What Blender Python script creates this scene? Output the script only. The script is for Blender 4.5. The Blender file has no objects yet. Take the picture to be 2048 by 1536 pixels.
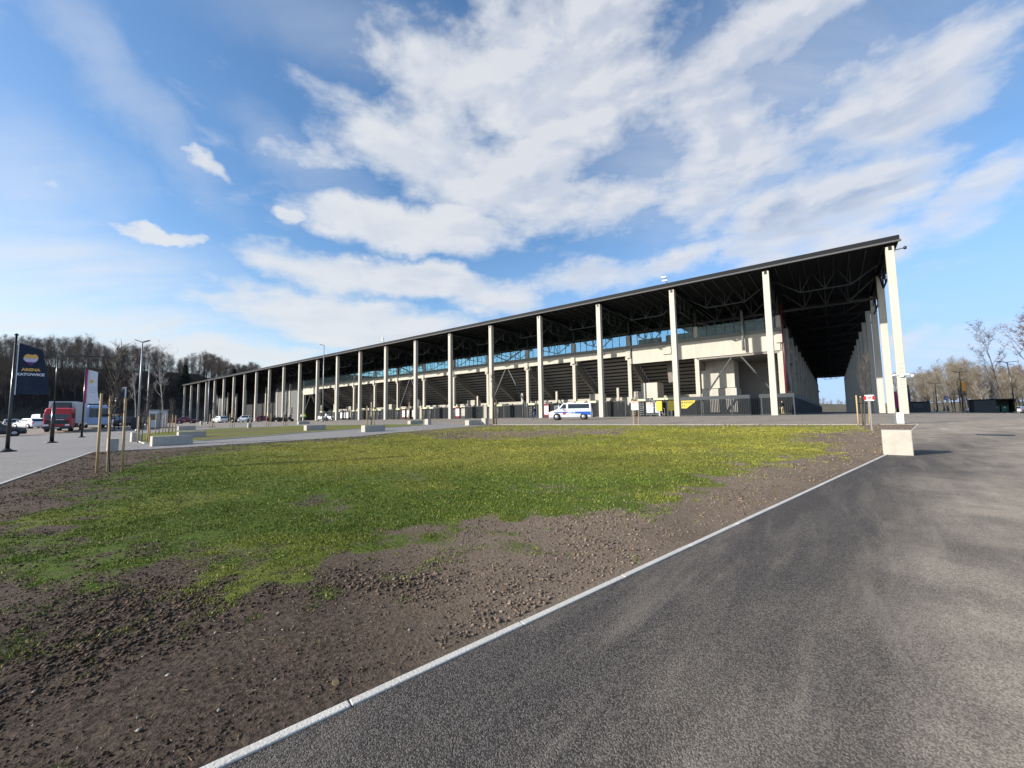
import bpy, bmesh, math, random
import numpy as np
from mathutils import Vector, Matrix
random.seed(7); rng = np.random.default_rng(7)
SC = bpy.context.scene; COL = SC.collection
PI = math.pi
# ------------------------------------------------------------------ camera and site geometry
FOC, PITCH, ROLL, TH = 813.22, .0789, .0153, .6663
X0, Y0, S, SR, EYE = 35.7315, 37.2096, 9.9578, 10.4401, 1.28
U = np.array([-math.cos(TH), math.sin(TH)]); V = np.array([math.sin(TH), math.cos(TH)])
cp, sp, cr, sr = math.cos(PITCH), math.sin(PITCH), math.cos(ROLL), math.sin(ROLL)
def ss(t):
    t = np.clip(t, 0, 1); return t*t*(3-2*t)
def G(x, y):
    """height of the ground: it climbs gently from the viewer to the stadium forecourt"""
    x = np.asarray(x, float); y = np.asarray(y, float)
    v = V[0]*x+V[1]*y; a = U[0]*(x-X0)+U[1]*(y-Y0)
    vv = np.clip(v, 0, 51)
    g = .85*(1-(1-vv/51)**1.3)+np.where(v < 0, np.maximum(.0217*v, -.5), 0)
    g = g-.62*ss((-a-4)/26)*ss((v-42)/30)
    g = g+.5*ss((np.hypot(x, y)-66)/18)*(1-vv/51)*(x < 0)
    return g
def g1(x, y): return float(G(x, y))
def ray(px, py):
    a = px-1024; b = py-768
    x = cr*a-sr*b; y = sr*a+cr*b
    return np.array([x, FOC*cp+y*sp, -y*cp+FOC*sp])/FOC
def proj(x, y, z):
    z = z-EYE; d = y*cp+z*sp; up = -y*sp+z*cp
    X = FOC*x/d; Y = -FOC*up/d
    return 1024+cr*X+sr*Y, 768-sr*X+cr*Y
TS = np.concatenate([np.arange(.4, 60, .02), np.arange(60, 500, .25)])
def at(px, py):
    d = ray(px, py); P = TS[:, None]*d
    h = np.nonzero(P[:, 2]+EYE < G(P[:, 0], P[:, 1]))[0]
    i = h[0] if len(h) else len(TS)-1
    return float(P[i, 0]), float(P[i, 1]), g1(P[i, 0], P[i, 1])
def atd(px, Y):
    d = ray(px, 832.3-.0153*(px-1024)); x = d[0]/d[1]*Y
    return float(x), float(Y), g1(x, Y)
def bw(b, a): p = np.array([X0, Y0])+V*b+U*a; return float(p[0]), float(p[1])
def plane(px, py, b):
    d = ray(px, py); P0 = np.array([X0, Y0])+V*b
    P = d*((P0@V)/(d[:2]@V)); return float((P[:2]-P0)@U), float(P[2]+EYE)
BROT = math.atan2(V[1], V[0])
# ------------------------------------------------------------------ mesh builder
class MB:
    def __init__(s): s.v = []; s.f = []; s.m = []; s.sm = []; s.cm = 0
    def quad(s, *p):
        i = len(s.v); s.v += [tuple(q) for q in p]; s.f.append(tuple(range(i, i+len(p)))); s.m.append(s.cm); s.sm.append(False); return s
    def hexa(s, p):
        i = len(s.v); s.v += [tuple(q) for q in p]
        for f in ((0, 3, 2, 1), (4, 5, 6, 7), (0, 1, 5, 4), (1, 2, 6, 5), (2, 3, 7, 6), (3, 0, 4, 7)):
            s.f.append(tuple(i+k for k in f)); s.m.append(s.cm); s.sm.append(False)
        return s
    def box(s, x0, x1, y0, y1, z0, z1):
        return s.hexa([(x0, y0, z0), (x1, y0, z0), (x1, y1, z0), (x0, y1, z0), (x0, y0, z1), (x1, y0, z1), (x1, y1, z1), (x0, y1, z1)])
    def bar(s, p, q, w, h=None):
        h = h or w; p = Vector(p); q = Vector(q); d = (q-p).normalized()
        r = d.cross(Vector((0, 0, 1)));
        if r.length < 1e-4: r = Vector((1, 0, 0))
        r.normalize(); t = r.cross(d)
        r *= w/2; t *= h/2
        return s.hexa([p-r-t, p+r-t, p+r+t, p-r+t, q-r-t, q+r-t, q+r+t, q-r+t])
    def tube(s, pts, rad, n=8, cap=True):
        pts = [Vector(p) for p in pts]
        if not hasattr(rad, '__len__'): rad = [rad]*len(pts)
        i0 = len(s.v); up = Vector((0, 0, 1)); pr = None
        for k, p in enumerate(pts):
            d = (pts[min(k+1, len(pts)-1)]-pts[max(k-1, 0)]).normalized()
            if pr is None:
                r = d.cross(up)
                if r.length < .05: r = d.cross(Vector((0, 1, 0)))
            else: r = pr-d*pr.dot(d)
            r.normalize(); pr = r; t = d.cross(r)
            for j in range(n):
                a = 2*PI*j/n; s.v.append(tuple(p+(r*math.cos(a)+t*math.sin(a))*rad[k]))
        for k in range(len(pts)-1):
            for j in range(n):
                a = i0+k*n+j; b = i0+k*n+(j+1) % n
                s.f.append((a, b, b+n, a+n)); s.m.append(s.cm); s.sm.append(True)
        if cap:
            s.f.append(tuple(i0+j for j in range(n))[::-1]); s.m.append(s.cm); s.sm.append(False)
            s.f.append(tuple(i0+(len(pts)-1)*n+j for j in range(n))); s.m.append(s.cm); s.sm.append(False)
        return s
    def prism(s, poly, y0, y1, ax='y'):
        n = len(poly); i = len(s.v)
        for y in (y0, y1):
            for (a, b) in poly: s.v.append((a, y, b) if ax == 'y' else (y, a, b) if ax == 'x' else (a, b, y))
        s.f.append(tuple(i+k for k in range(n))); s.f.append(tuple(i+n+k for k in range(n))[::-1])
        s.m += [s.cm]*2; s.sm += [False]*2
        for k in range(n):
            k2 = (k+1) % n; s.f.append((i+k, i+n+k, i+n+k2, i+k2)); s.m.append(s.cm); s.sm.append(False)
        return s
    def lathe(s, prof, c=(0, 0, 0), n=12, ax='z'):
        i0 = len(s.v)
        for (r, z) in prof:
            for j in range(n):
                a = 2*PI*j/n; x, y = r*math.cos(a), r*math.sin(a)
                p = (x, y, z) if ax == 'z' else (x, z, y)
                s.v.append((c[0]+p[0], c[1]+p[1], c[2]+p[2]))
        for k in range(len(prof)-1):
            for j in range(n):
                a = i0+k*n+j; b = i0+k*n+(j+1) % n
                s.f.append((a, b, b+n, a+n)); s.m.append(s.cm); s.sm.append(True)
        s.f.append(tuple(i0+j for j in range(n))[::-1]); s.f.append(tuple(i0+(len(prof)-1)*n+j for j in range(n)))
        s.m += [s.cm]*2; s.sm += [False]*2
        return s
    def build(s, name, mats, parent=None, bevel=0, label=None, fix=False):
        me = bpy.data.meshes.new(name); me.from_pydata(s.v, [], s.f)
        mats = mats if isinstance(mats, (list, tuple)) else [mats]
        for m in mats: me.materials.append(m)
        me.polygons.foreach_set('material_index', s.m); me.polygons.foreach_set('use_smooth', s.sm)
        if fix:
            bm = bmesh.new(); bm.from_mesh(me); bmesh.ops.recalc_face_normals(bm, faces=bm.faces); bm.to_mesh(me); bm.free()
        me.update()
        o = bpy.data.objects.new(name, me); COL.objects.link(o)
        if parent: o.parent = parent
        if label: o['label'] = label
        if bevel:
            b = o.modifiers.new('bevel', 'BEVEL'); b.width = bevel; b.segments = 2; b.limit_method = 'ANGLE'
        return o
def tag(o, label=None, cat=None, group=None, kind=None):
    for k, v in (('label', label), ('category', cat), ('group', group), ('kind', kind)):
        if v: o[k] = v
    return o
def root(name, loc, rz, label, cat, group=None):
    o = bpy.data.objects.new(name, None); COL.objects.link(o); o.location = loc; o.rotation_euler = (0, 0, rz)
    o.empty_display_size = .3
    return tag(o, label, cat, group)
def copy_tree(o, parent=None):
    c = o.copy(); COL.objects.link(c)
    if parent: c.parent = parent
    for ch in list(o.children): copy_tree(ch, c)
    return c
ORD = 'first second third fourth fifth sixth seventh eighth ninth tenth eleventh twelfth thirteenth fourteenth'.split()
# ------------------------------------------------------------------ materials
def mat(name, col, rough=.7, metal=0, var=0, vs=3., bump=0, bs=30., spec=.5, col2=None, stretch=None, attr=None, trans=0):
    m = bpy.data.materials.new(name); m.use_nodes = True; nt = m.node_tree; N = nt.nodes; L = nt.links
    b = N['Principled BSDF']; b.inputs['Roughness'].default_value = rough; b.inputs['Metallic'].default_value = metal
    b.inputs['Specular IOR Level'].default_value = spec
    b.inputs['Base Color'].default_value = (*col, 1)
    tc = N.new('ShaderNodeTexCoord'); src = tc.outputs['Object']
    if stretch:
        mp = N.new('ShaderNodeMapping'); mp.inputs['Scale'].default_value = stretch; L.new(src, mp.inputs[0]); src2 = mp.outputs[0]
    else: src2 = src
    if var or col2:
        n = N.new('ShaderNodeTexNoise'); n.inputs['Scale'].default_value = vs; n.inputs['Detail'].default_value = 8; n.inputs['Roughness'].default_value = .65
        L.new(src2, n.inputs['Vector'])
        r = N.new('ShaderNodeValToRGB'); r.color_ramp.elements[0].position = .3; r.color_ramp.elements[1].position = .7
        c1 = col; c2 = col2 or tuple(c*(1-var) for c in col)
        r.color_ramp.elements[0].color = (*c2, 1); r.color_ramp.elements[1].color = (*c1, 1)
        L.new(n.outputs[0], r.inputs[0]); L.new(r.outputs[0], b.inputs['Base Color'])
    if bump:
        n = N.new('ShaderNodeTexNoise'); n.inputs['Scale'].default_value = bs; n.inputs['Detail'].default_value = 5
        L.new(src, n.inputs['Vector']); bp = N.new('ShaderNodeBump'); bp.inputs['Strength'].default_value = bump; bp.inputs['Distance'].default_value = .02
        L.new(n.outputs[0], bp.inputs['Height']); L.new(bp.outputs[0], b.inputs['Normal'])
    if attr:
        a = N.new('ShaderNodeAttribute'); a.attribute_name = attr; L.new(a.outputs['Color'], b.inputs['Base Color'])
    return m
class NT:
    """small helper for writing node graphs"""
    def __init__(s, nt): s.nt = nt; s.N = nt.nodes; s.L = nt.links
    def put(s, inp, v):
        if isinstance(v, bpy.types.NodeSocket): s.L.new(v, inp)
        else: inp.default_value = v
    def math(s, op, a, b=None, c=None, clamp=False):
        n = s.N.new('ShaderNodeMath'); n.operation = op; n.use_clamp = clamp
        for i, v in enumerate((a, b, c)):
            if v is not None: s.put(n.inputs[i], v)
        return n.outputs[0]
    def mix(s, f, a, b):
        n = s.N.new('ShaderNodeMix'); n.data_type = 'RGBA'; s.put(n.inputs[0], f)
        for i, v in ((6, a), (7, b)): s.put(n.inputs[i], v if isinstance(v, bpy.types.NodeSocket) else (*v, 1))
        return n.outputs[2]
    def noise(s, vec, scale, detail=6, rough=.6, dist=0):
        n = s.N.new('ShaderNodeTexNoise'); s.put(n.inputs['Scale'], scale); n.inputs['Detail'].default_value = detail
        n.inputs['Roughness'].default_value = rough; n.inputs['Distortion'].default_value = dist
        s.L.new(vec, n.inputs['Vector']); return n.outputs[0]
    def rng(s, v, a, b, c=0., d=1., smooth=True):
        n = s.N.new('ShaderNodeMapRange'); n.interpolation_type = 'SMOOTHSTEP' if smooth else 'LINEAR'
        for i, x in enumerate((v, a, b, c, d)): s.put(n.inputs[i], x)
        return n.outputs[0]
    def scale(s, vec, sc, rot=(0, 0, 0), loc=(0, 0, 0)):
        n = s.N.new('ShaderNodeMapping'); n.inputs['Scale'].default_value = sc; n.inputs['Rotation'].default_value = rot; n.inputs['Location'].default_value = loc
        s.L.new(vec, n.inputs[0]); return n.outputs[0]
def newmat(name):
    m = bpy.data.materials.new(name); m.use_nodes = True; return m, NT(m.node_tree), m.node_tree.nodes['Principled BSDF']
M = {}
M['conc'] = mat('concrete', (.53, .50, .435), .88, var=.26, vs=1.1, bump=.15, bs=25, stretch=(1, 1, .18))
M['conc2'] = mat('concrete_block', (.46, .43, .375), .9, var=.22, vs=4, bump=.35, bs=60)
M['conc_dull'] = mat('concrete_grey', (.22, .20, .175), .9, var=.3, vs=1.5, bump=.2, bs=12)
M['deck'] = mat('precast_deck', (.28, .26, .24), .9, var=.2, vs=.6)
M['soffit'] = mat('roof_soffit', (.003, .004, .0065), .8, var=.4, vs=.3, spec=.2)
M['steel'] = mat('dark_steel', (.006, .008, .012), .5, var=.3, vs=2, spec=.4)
M['steel2'] = mat('anthracite_steel', (.035, .045, .055), .6, var=.25, vs=3)
M['fascia'] = mat('fascia_metal', (.010, .012, .016), .7, spec=.2)
M['fascia2'] = mat('gutter_metal', (.10, .10, .105), .7, spec=.2)
M['cladgrey'] = mat('grey_cladding', (.10, .105, .11), .6, var=.1, vs=.7)
M['band'] = mat('grey_band', (.17, .18, .17), .6, var=.15, vs=2)
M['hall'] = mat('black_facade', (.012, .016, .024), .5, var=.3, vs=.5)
M['white'] = mat('white_paint', (.78, .78, .76), .35)
M['vanwhite'] = mat('car_white', (.74, .76, .78), .25, spec=.6)
M['blue'] = mat('blue_paint', (.02, .12, .50), .3)
M['paleblue'] = mat('pale_blue_paint', (.36, .48, .72), .4)
M['red'] = mat('red_paint', (.50, .025, .035), .3, var=.1)
M['dkred'] = mat('dark_red_paint', (.16, .015, .03), .3)
M['silver'] = mat('silver_paint', (.42, .44, .46), .3, metal=.5)
M['black'] = mat('black_plastic', (.012, .012, .014), .5)
M['blackpaint'] = mat('black_paint', (.015, .017, .02), .25, spec=.6)
M['tyre'] = mat('tyre_rubber', (.014, .014, .015), .85)
M['rim'] = mat('wheel_rim', (.45, .45, .46), .35, metal=.6)
M['glassdk'] = mat('tinted_glass', (.02, .028, .035), .08, spec=.8)
M['lamp'] = mat('clear_lamp', (.7, .72, .75), .15)
M['redlamp'] = mat('red_lamp', (.5, .01, .015), .2)
M['orange'] = mat('orange_plastic', (.75, .30, .03), .5)
M['galv'] = mat('galvanised_steel', (.30, .31, .32), .45, metal=.5, var=.15)
M['wood'] = mat('pine_stake', (.46, .33, .17), .8, var=.3, vs=9, bump=.2, bs=40, stretch=(1, 1, .2))
M['bark'] = mat('grey_bark', (.105, .088, .072), .95, var=.5, vs=3, bump=.4, bs=20)
M['barkdk'] = mat('dark_bark', (.05, .041, .035), .95, var=.4, vs=2)
M['twig'] = mat('bare_twigs', (.135, .108, .092), .95, var=.4, vs=.6)
M['twigtan'] = mat('tan_twigs', (.24, .205, .15), .95, var=.35, vs=.5)
M['twigred'] = mat('reddish_twigs', (.15, .105, .09), .95, var=.3, vs=.6)
M['birch'] = mat('birch_bark', (.52, .50, .47), .8, var=.6, vs=5)
M['pine'] = mat('pine_needles', (.025, .04, .02), .9, var=.4, vs=1)
M['skin'] = mat('skin', (.50, .32, .24), .6)
M['hair'] = mat('dark_hair', (.03, .022, .016), .7)
M['navy'] = mat('navy_cloth', (.015, .022, .05), .85, var=.15)
M['jeans'] = mat('blue_denim', (.06, .11, .19), .9, var=.2)
M['tan'] = mat('tan_cloth', (.42, .30, .15), .9)
M['darkcloth'] = mat('dark_cloth', (.02, .02, .024), .9)
M['hivis'] = mat('hi_vis_cloth', (.50, .85, .06), .7)
M['magenta'] = mat('magenta_cloth', (.42, .02, .16), .7)
M['flagwhite'] = mat('white_cloth', (.74, .76, .82), .8, var=.05)
M['flagnavy'] = mat('navy_banner', (.012, .026, .055), .75, var=.2, vs=1)
M['gold'] = mat('gold_print', (.72, .42, .10), .6)
M['lilac'] = mat('lilac_print', (.55, .52, .68), .6)
M['plum'] = mat('plum_print', (.12, .03, .12), .6)
M['palewhite'] = mat('off_white_print', (.62, .64, .68), .6)
M['yellow'] = mat('yellow_paint', (.55, .42, .03), .5)
M['paleyel'] = mat('pale_yellow_sign', (.55, .58, .34), .5)
M['ink'] = mat('dark_print', (.06, .06, .07), .6)
M['greyink'] = mat('faded_print', (.30, .29, .27), .8)
M['signblue'] = mat('sign_blue', (.01, .06, .30), .4)
M['line'] = mat('road_paint', (.55, .54, .50), .8, var=.35, vs=6)
M['green'] = mat('green_container', (.01, .10, .09), .5, var=.2)
M['leaf'] = mat('dry_leaf', (.60, .36, .14), .8)
M['kerb'] = mat('kerb_concrete', (.54, .52, .475), .9, var=.2, vs=7, bump=.3, bs=90)
# glazing of the windscreen panels at the top of the stand
m, t, b = newmat('screen_glass'); M['glass'] = m
tr = t.N.new('ShaderNodeBsdfTransparent'); tr.inputs[0].default_value = (.72, .92, .97, 1)
mx = t.N.new('ShaderNodeMixShader'); mx.inputs[0].default_value = .16
b.inputs['Base Color'].default_value = (.5, .62, .62, 1); b.inputs['Roughness'].default_value = .1
t.L.new(tr.outputs[0], mx.inputs[1]); t.L.new(b.outputs[0], mx.inputs[2]); t.L.new(mx.outputs[0], t.N['Material Output'].inputs[0])
# vertical ribbed fence cladding: the slats are modelled, the paint varies a little
M['slat'] = mat('fence_slat', (.018, .023, .028), .7, var=.3, vs=4, spec=.2)
# asphalt: coarse aggregate, dusty areas, tyre scuffs
def asphalt(name, base, dusty, near):
    m, t, b = newmat(name); tc = t.N.new('ShaderNodeTexCoord'); o = tc.outputs['Object']
    r0_ = t.scale(o, (1, 1, 1), (0, 0, -math.radians(46))); big = t.noise(t.scale(r0_, (.18, .95, 1)), 1.0, 7, .66) if near else t.noise(o, .22, 4, .6); mid = t.noise(o, 1.7, 5, .6)
    fine = t.noise(o, 95., 3, .7)
    vo = t.N.new('ShaderNodeTexVoronoi'); vo.inputs['Scale'].default_value = 170; t.L.new(o, vo.inputs['Vector'])
    sep = t.N.new('ShaderNodeSeparateXYZ'); t.L.new(o, sep.inputs[0])
    # distance from the kerb line (dust is carried by traffic along the middle of the carriageway)
    w = t.math('ADD', t.math('ADD', t.math('MULTIPLY', sep.outputs[0], .63), t.math('MULTIPLY', sep.outputs[1], -.776)), 1.95)
    wob = t.math('MULTIPLY', t.math('SUBTRACT', big, .5), 3.2)
    dust = t.math('MAXIMUM', t.rng(t.math('ADD', w, wob), .45, 2.6), t.rng(t.math('ADD', sep.outputs[1], t.math('MULTIPLY', wob, 3.)), 7.5, 17.)) if near else t.rng(big, .2, .8)
    vs_ = t.N.new('ShaderNodeSeparateColor'); t.L.new(vo.outputs['Color'], vs_.inputs[0])
    grain = t.math('ADD', t.math('MULTIPLY', vs_.outputs[0], .6), t.math('MULTIPLY', fine, .5))
    c = t.mix(t.rng(grain, .36, .86), tuple(x*.45 for x in base), tuple(x*2.0 for x in base))
    c2 = t.mix(t.rng(grain, .3, .8), tuple(x*.62 for x in dusty), tuple(x*1.2 for x in dusty))
    dm = t.math('MULTIPLY', dust, t.rng(mid, .3, .65, .5, 1.), clamp=True)
    c = t.mix(t.math('MULTIPLY', dm, .9), c, c2)
    # tyre scuffs and pale drag marks running along the road
    rot_ = t.scale(o, (1, 1, 1), (0, 0, -math.radians(41))); rot2 = t.scale(o, (1, 1, 1), (0, 0, -math.radians(50)))
    st = t.noise(t.scale(rot2, (.35, 2.2, 1)), 1.3, 7, .68, .6)
    c = t.mix(t.math('MULTIPLY', t.rng(st, .45, .85), .25), c, tuple(x*1.35 for x in dusty))
    sc = t.noise(t.scale(rot_, (.9, 4, 1)), 5.5, 7, .75, .5)
    c = t.mix(t.math('MULTIPLY', t.math('MULTIPLY', t.rng(sc, .62, .72), t.rng(fine, .40, .56)), .45), c, (.34, .32, .29))
    dk = t.noise(t.scale(rot_, (.45, 1.6, 1)), .7, 5, .55, .3)
    c = t.mix(t.math('MULTIPLY', t.rng(dk, .45, .8), .3), c, tuple(x*.45 for x in base))
    t.L.new(c, b.inputs['Base Color']); b.inputs['Roughness'].default_value = .9; b.inputs['Specular IOR Level'].default_value = .3
    bp = t.N.new('ShaderNodeBump'); bp.inputs['Strength'].default_value = .9; bp.inputs['Distance'].default_value = .005
    t.L.new(t.math('ADD', fine, t.math('MULTIPLY', vo.outputs[0], -.9)), bp.inputs['Height']); t.L.new(bp.outputs[0], b.inputs['Normal'])
    return m
M['asphalt'] = asphalt('asphalt', (.064, .057, .052), (.41, .35, .275), True)
M['plaza'] = asphalt('plaza_asphalt', (.21, .185, .155), (.30, .26, .21), False)
M['paving'] = asphalt('grey_paving', (.21, .20, .195), (.25, .24, .225), False)
M['apron'] = mat('apron_paving', (.13, .125, .12), .9, var=.2, vs=.8, bump=.1, bs=20)
# soil with sparse turf, driven by the painted 'turf' mask (R = turf cover, G = soil moisture)
m, t, b = newmat('lawn_soil'); M['lawn'] = m
tc = t.N.new('ShaderNodeTexCoord'); o = tc.outputs['Object']
at_ = t.N.new('ShaderNodeAttribute'); at_.attribute_name = 'turf'; sp_ = t.N.new('ShaderNodeSeparateColor'); t.L.new(at_.outputs['Color'], sp_.inputs[0])
n1 = t.noise(o, 3.2, 8, .7); n2 = t.noise(o, 34., 5, .7); n3 = t.noise(o, .8, 4, .6); n4 = t.noise(o, 130., 2, .6)
cov = t.rng(t.math('ADD', sp_.outputs[0], t.math('ADD', t.math('MULTIPLY', t.math('SUBTRACT', n1, .5), 1.2), t.math('MULTIPLY', t.math('SUBTRACT', n2, .5), 1.0))), .28, .62)
soil = t.mix(t.rng(n2, .3, .7), (.026, .019, .014), (.125, .092, .070))
soil = t.mix(t.math('MULTIPLY', sp_.outputs[1], .75), soil, t.mix(t.rng(n4, .35, .65), (.20, .155, .115), (.31, .245, .185)))
soil = t.mix(t.math('MULTIPLY', t.rng(n3, .45, .75), .35), soil, (.04, .03, .025))
grass = t.mix(t.rng(n2, .25, .75), (.036, .065, .008), (.11, .165, .016))
grass = t.mix(t.math('MULTIPLY', sp_.outputs[2], .85), grass, t.mix(t.rng(n1, .3, .7), (.16, .17, .028), (.25, .235, .05)))
c = t.mix(t.math('MULTIPLY', cov, .93), soil, grass)
t.L.new(c, b.inputs['Base Color']); b.inputs['Roughness'].default_value = .95; b.inputs['Specular IOR Level'].default_value = .15
bp = t.N.new('ShaderNodeBump'); bp.inputs['Strength'].default_value = 1; bp.inputs['Distance'].default_value = .035
t.L.new(t.math('ADD', n2, t.math('MULTIPLY', n1, 1.5)), bp.inputs['Height']); t.L.new(bp.outputs[0], b.inputs['Normal'])
M['rough'] = mat('rough_ground', (.10, .085, .06), .95, var=.5, vs=.2, col2=(.05, .05, .03))
M['hill'] = mat('forest_floor', (.045, .036, .028), .95, var=.4, vs=.15)
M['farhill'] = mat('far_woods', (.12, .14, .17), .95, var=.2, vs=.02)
M['blade'] = mat('grass_blades', (.1, .15, .03), .85, attr='tint', spec=.1)
M['clod'] = mat('soil_crumbs', (.1, .08, .06), .95, attr='tint', spec=.1)
# exposure and sky layout
SKY_AIR, SKY_DUST, SKY_SAT, SKY_S, CLOUD_E, SUN_E, EXPO, CSG = 1.0, .8, 1.18, .135, .55, 5.0, 0.66, -1
# cloud banks: (photo x, photo y, half width, half height, tilt, weight) turned into directions of the sky
CLOUDS = [(1060, 190, 360, 250, 0, 1.0), (960, 350, 330, 120, -.2, 1.0), (860, 150, 130, 110, 0, .7), (1420, 300, 170, 300, -.4, .8), (1540, 60, 480, 130, .1, .7), (1800, 220, 340, 170, .3, .8),
          (1500, 330, 190, 90, .1, .7), (1640, 420, 330, 110, .15, 1.0), (1940, 410, 190, 60, .35, .5), (830, 458, 250, 62, -.05, 1.3), (790, 562, 290, 50, -.03, 1.2), (700, 645, 300, 66, -.08, 1.1), (960, 600, 150, 44, -.2, .8),
          (420, 700, 380, 44, 0, .9), (405, 328, 58, 22, 0, .95), (292, 456, 112, 18, 0, 1.15), (560, 425, 42, 22, 0, .9), (125, 380, 50, 16, -.3, .7), (340, 650, 60, 10, 0, 1.2), (620, 310, 110, 36, 0, .5),
          (1265, 400, 150, 62, .2, .9), (1330, 530, 120, 34, .1, .7), (1180, 560, 200, 40, 0, .7), (1850, 668, 150, 22, 0, .5), (1160, 60, 260, 140, 0, .8), (1700, 490, 240, 60, .1, .8), (1480, 600, 200, 40, .1, .5), (1940, 660, 100, 20, 0, .5)]
VEILS = [(100, 640, 700, 170, -.1, 1.2), (60, 520, 520, 180, 0, .9), (260, 190, 330, 90, -.75, .45), (700, 60, 500, 160, 0, .3), (1500, 250, 1000, 420, 0, .65), (1950, 700, 600, 80, 0, .6), (620, 330, 200, 80, -.3, .5), (0, 330, 330, 200, 0, .55)]
# ------------------------------------------------------------------ ground sheets
def clip_cell(poly, x0, x1, y0, y1):
    out = poly
    for ax, lim, sg in ((0, x0, 1), (0, x1, -1), (1, y0, 1), (1, y1, -1)):
        inp, out = out, []
        for i in range(len(inp)):
            a, b = inp[i-1], inp[i]; da = (a[ax]-lim)*sg; db = (b[ax]-lim)*sg
            if (da >= 0) != (db >= 0):
                t = da/(da-db); out.append((a[0]+(b[0]-a[0])*t, a[1]+(b[1]-a[1])*t))
            if db >= 0: out.append(b)
        if len(out) < 3: return []
    return out
def inside(px, py, poly):
    px = np.asarray(px, float); c = np.zeros(px.shape, bool)
    for i in range(len(poly)):
        (x1, y1), (x2, y2) = poly[i-1], poly[i]
        if y1 == y2: continue
        k = ((y1 > py) != (y2 > py)) & (px < (x2-x1)*(py-y1)/(y2-y1)+x1); c ^= k
    return c
def seg_dist(px, py, poly):
    d = np.full(np.shape(px), 1e9)
    for i in range(len(poly)):
        (x1, y1), (x2, y2) = poly[i-1], poly[i]; dx, dy = x2-x1, y2-y1; q = dx*dx+dy*dy+1e-12
        t = np.clip(((px-x1)*dx+(py-y1)*dy)/q, 0, 1); d = np.minimum(d, np.hypot(px-x1-t*dx, py-y1-t*dy))
    return d
def sheet(name, poly, xs, ys, dz, m, zfun=None):
    xs = np.asarray(xs); ys = np.asarray(ys); XX, YY = np.meshgrid(xs, ys)
    ins = inside(XX, YY, poly)
    # cells touched by an edge
    hit = np.zeros((len(ys)-1, len(xs)-1), bool)
    for i in range(len(poly)):
        (x1, y1), (x2, y2) = poly[i-1], poly[i]; n = int(math.hypot(x2-x1, y2-y1)/.02)+2; n = min(n, 20000)
        t = np.linspace(0, 1, n); ix = np.searchsorted(xs, x1+(x2-x1)*t)-1; iy = np.searchsorted(ys, y1+(y2-y1)*t)-1
        ok = (ix >= 0) & (ix < len(xs)-1) & (iy >= 0) & (iy < len(ys)-1); hit[iy[ok], ix[ok]] = True
    full = ins[:-1, :-1] & ins[1:, :-1] & ins[:-1, 1:] & ins[1:, 1:] & ~hit
    anyin = ins[:-1, :-1] | ins[1:, :-1] | ins[:-1, 1:] | ins[1:, 1:]; hit = hit | (anyin & ~full)
    vid = {}; verts = []; faces = []
    def vi(x, y):
        k = (round(x, 4), round(y, 4))
        if k not in vid: vid[k] = len(verts); verts.append(k)
        return vid[k]
    for j, i in zip(*np.nonzero(full)):
        faces.append((vi(xs[i], ys[j]), vi(xs[i+1], ys[j]), vi(xs[i+1], ys[j+1]), vi(xs[i], ys[j+1])))
    for j, i in zip(*np.nonzero(hit)):
        p = clip_cell(poly, xs[i], xs[i+1], ys[j], ys[j+1])
        if len(p) >= 3:
            f = []
            for q in p:
                k = vi(*q)
                if k not in f: f.append(k)
            ar = sum(verts[f[q-1]][0]*verts[f[q]][1]-verts[f[q]][0]*verts[f[q-1]][1] for q in range(len(f)))
            if len(f) >= 3 and abs(ar) > 1e-7: faces.append(tuple(f if ar > 0 else f[::-1]))
    a = np.array(verts); z = G(a[:, 0], a[:, 1])+dz
    if zfun is not None: z = z+zfun(a[:, 0], a[:, 1])
    me = bpy.data.meshes.new(name); me.from_pydata(np.column_stack([a, z]).tolist(), [], faces); me.materials.append(m)
    me.polygons.foreach_set('use_smooth', [True]*len(me.polygons))
    me.update()
    o = bpy.data.objects.new(name, me); COL.objects.link(o); return o
# smooth value noise in numpy
NG = rng.random((256, 256))
def vn(x, y):
    xi = np.floor(x).astype(int); yi = np.floor(y).astype(int); fx = ss(x-xi); fy = ss(y-yi)
    g = lambda a, b: NG[a % 256, b % 256]
    return (g(xi, yi)*(1-fx)+g(xi+1, yi)*fx)*(1-fy)+(g(xi, yi+1)*(1-fx)+g(xi+1, yi+1)*fx)*fy
def fbm(x, y, o=4):
    r = 0; a = 1; t = 0
    for k in range(o): r = r+a*vn(x*2**k+17*k, y*2**k+31*k); t += a; a *= .55
    return r/t
def P(*pts): return [at(x, y)[:2] for x, y in pts]
ka, kb = at(444, 1536)[:2], at(1772, 910.5)[:2]
kdir = (np.array(kb)-ka)/np.hypot(*(np.array(kb)-ka))
kst = tuple(np.array(ka)-kdir*4.5)
kcorner = at(1836, 849)[:2]
far_edge = P((1600, 850), (1280, 850), (985, 849.5))
left_edge = P((930, 854), (870, 859), (780, 866.5), (720, 873), (400, 893), (300, 899), (185, 905), (0, 970))
lp = np.array(left_edge[-1]); lq = np.array(left_edge[-2]); lext = tuple(lp+(lp-lq)*1.6)
lawn_poly = [kst, kb, kcorner]+far_edge+left_edge+[lext, (lext[0]-1, -4), (kst[0]-1, -4)]
lawn2_poly = P((264, 879), (285, 868), (345, 863.5), (440, 857.5), (600, 852), (720, 850), (846, 848.8), (850, 850.5), (770, 856), (700, 859.5), (600, 867), (500, 875), (400, 883), (290, 888))
gx = np.unique(np.concatenate([np.arange(-70, 70, 1.25), np.arange(-250, 251, 5.), np.arange(-2400, 2401, 80.)]))
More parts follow.
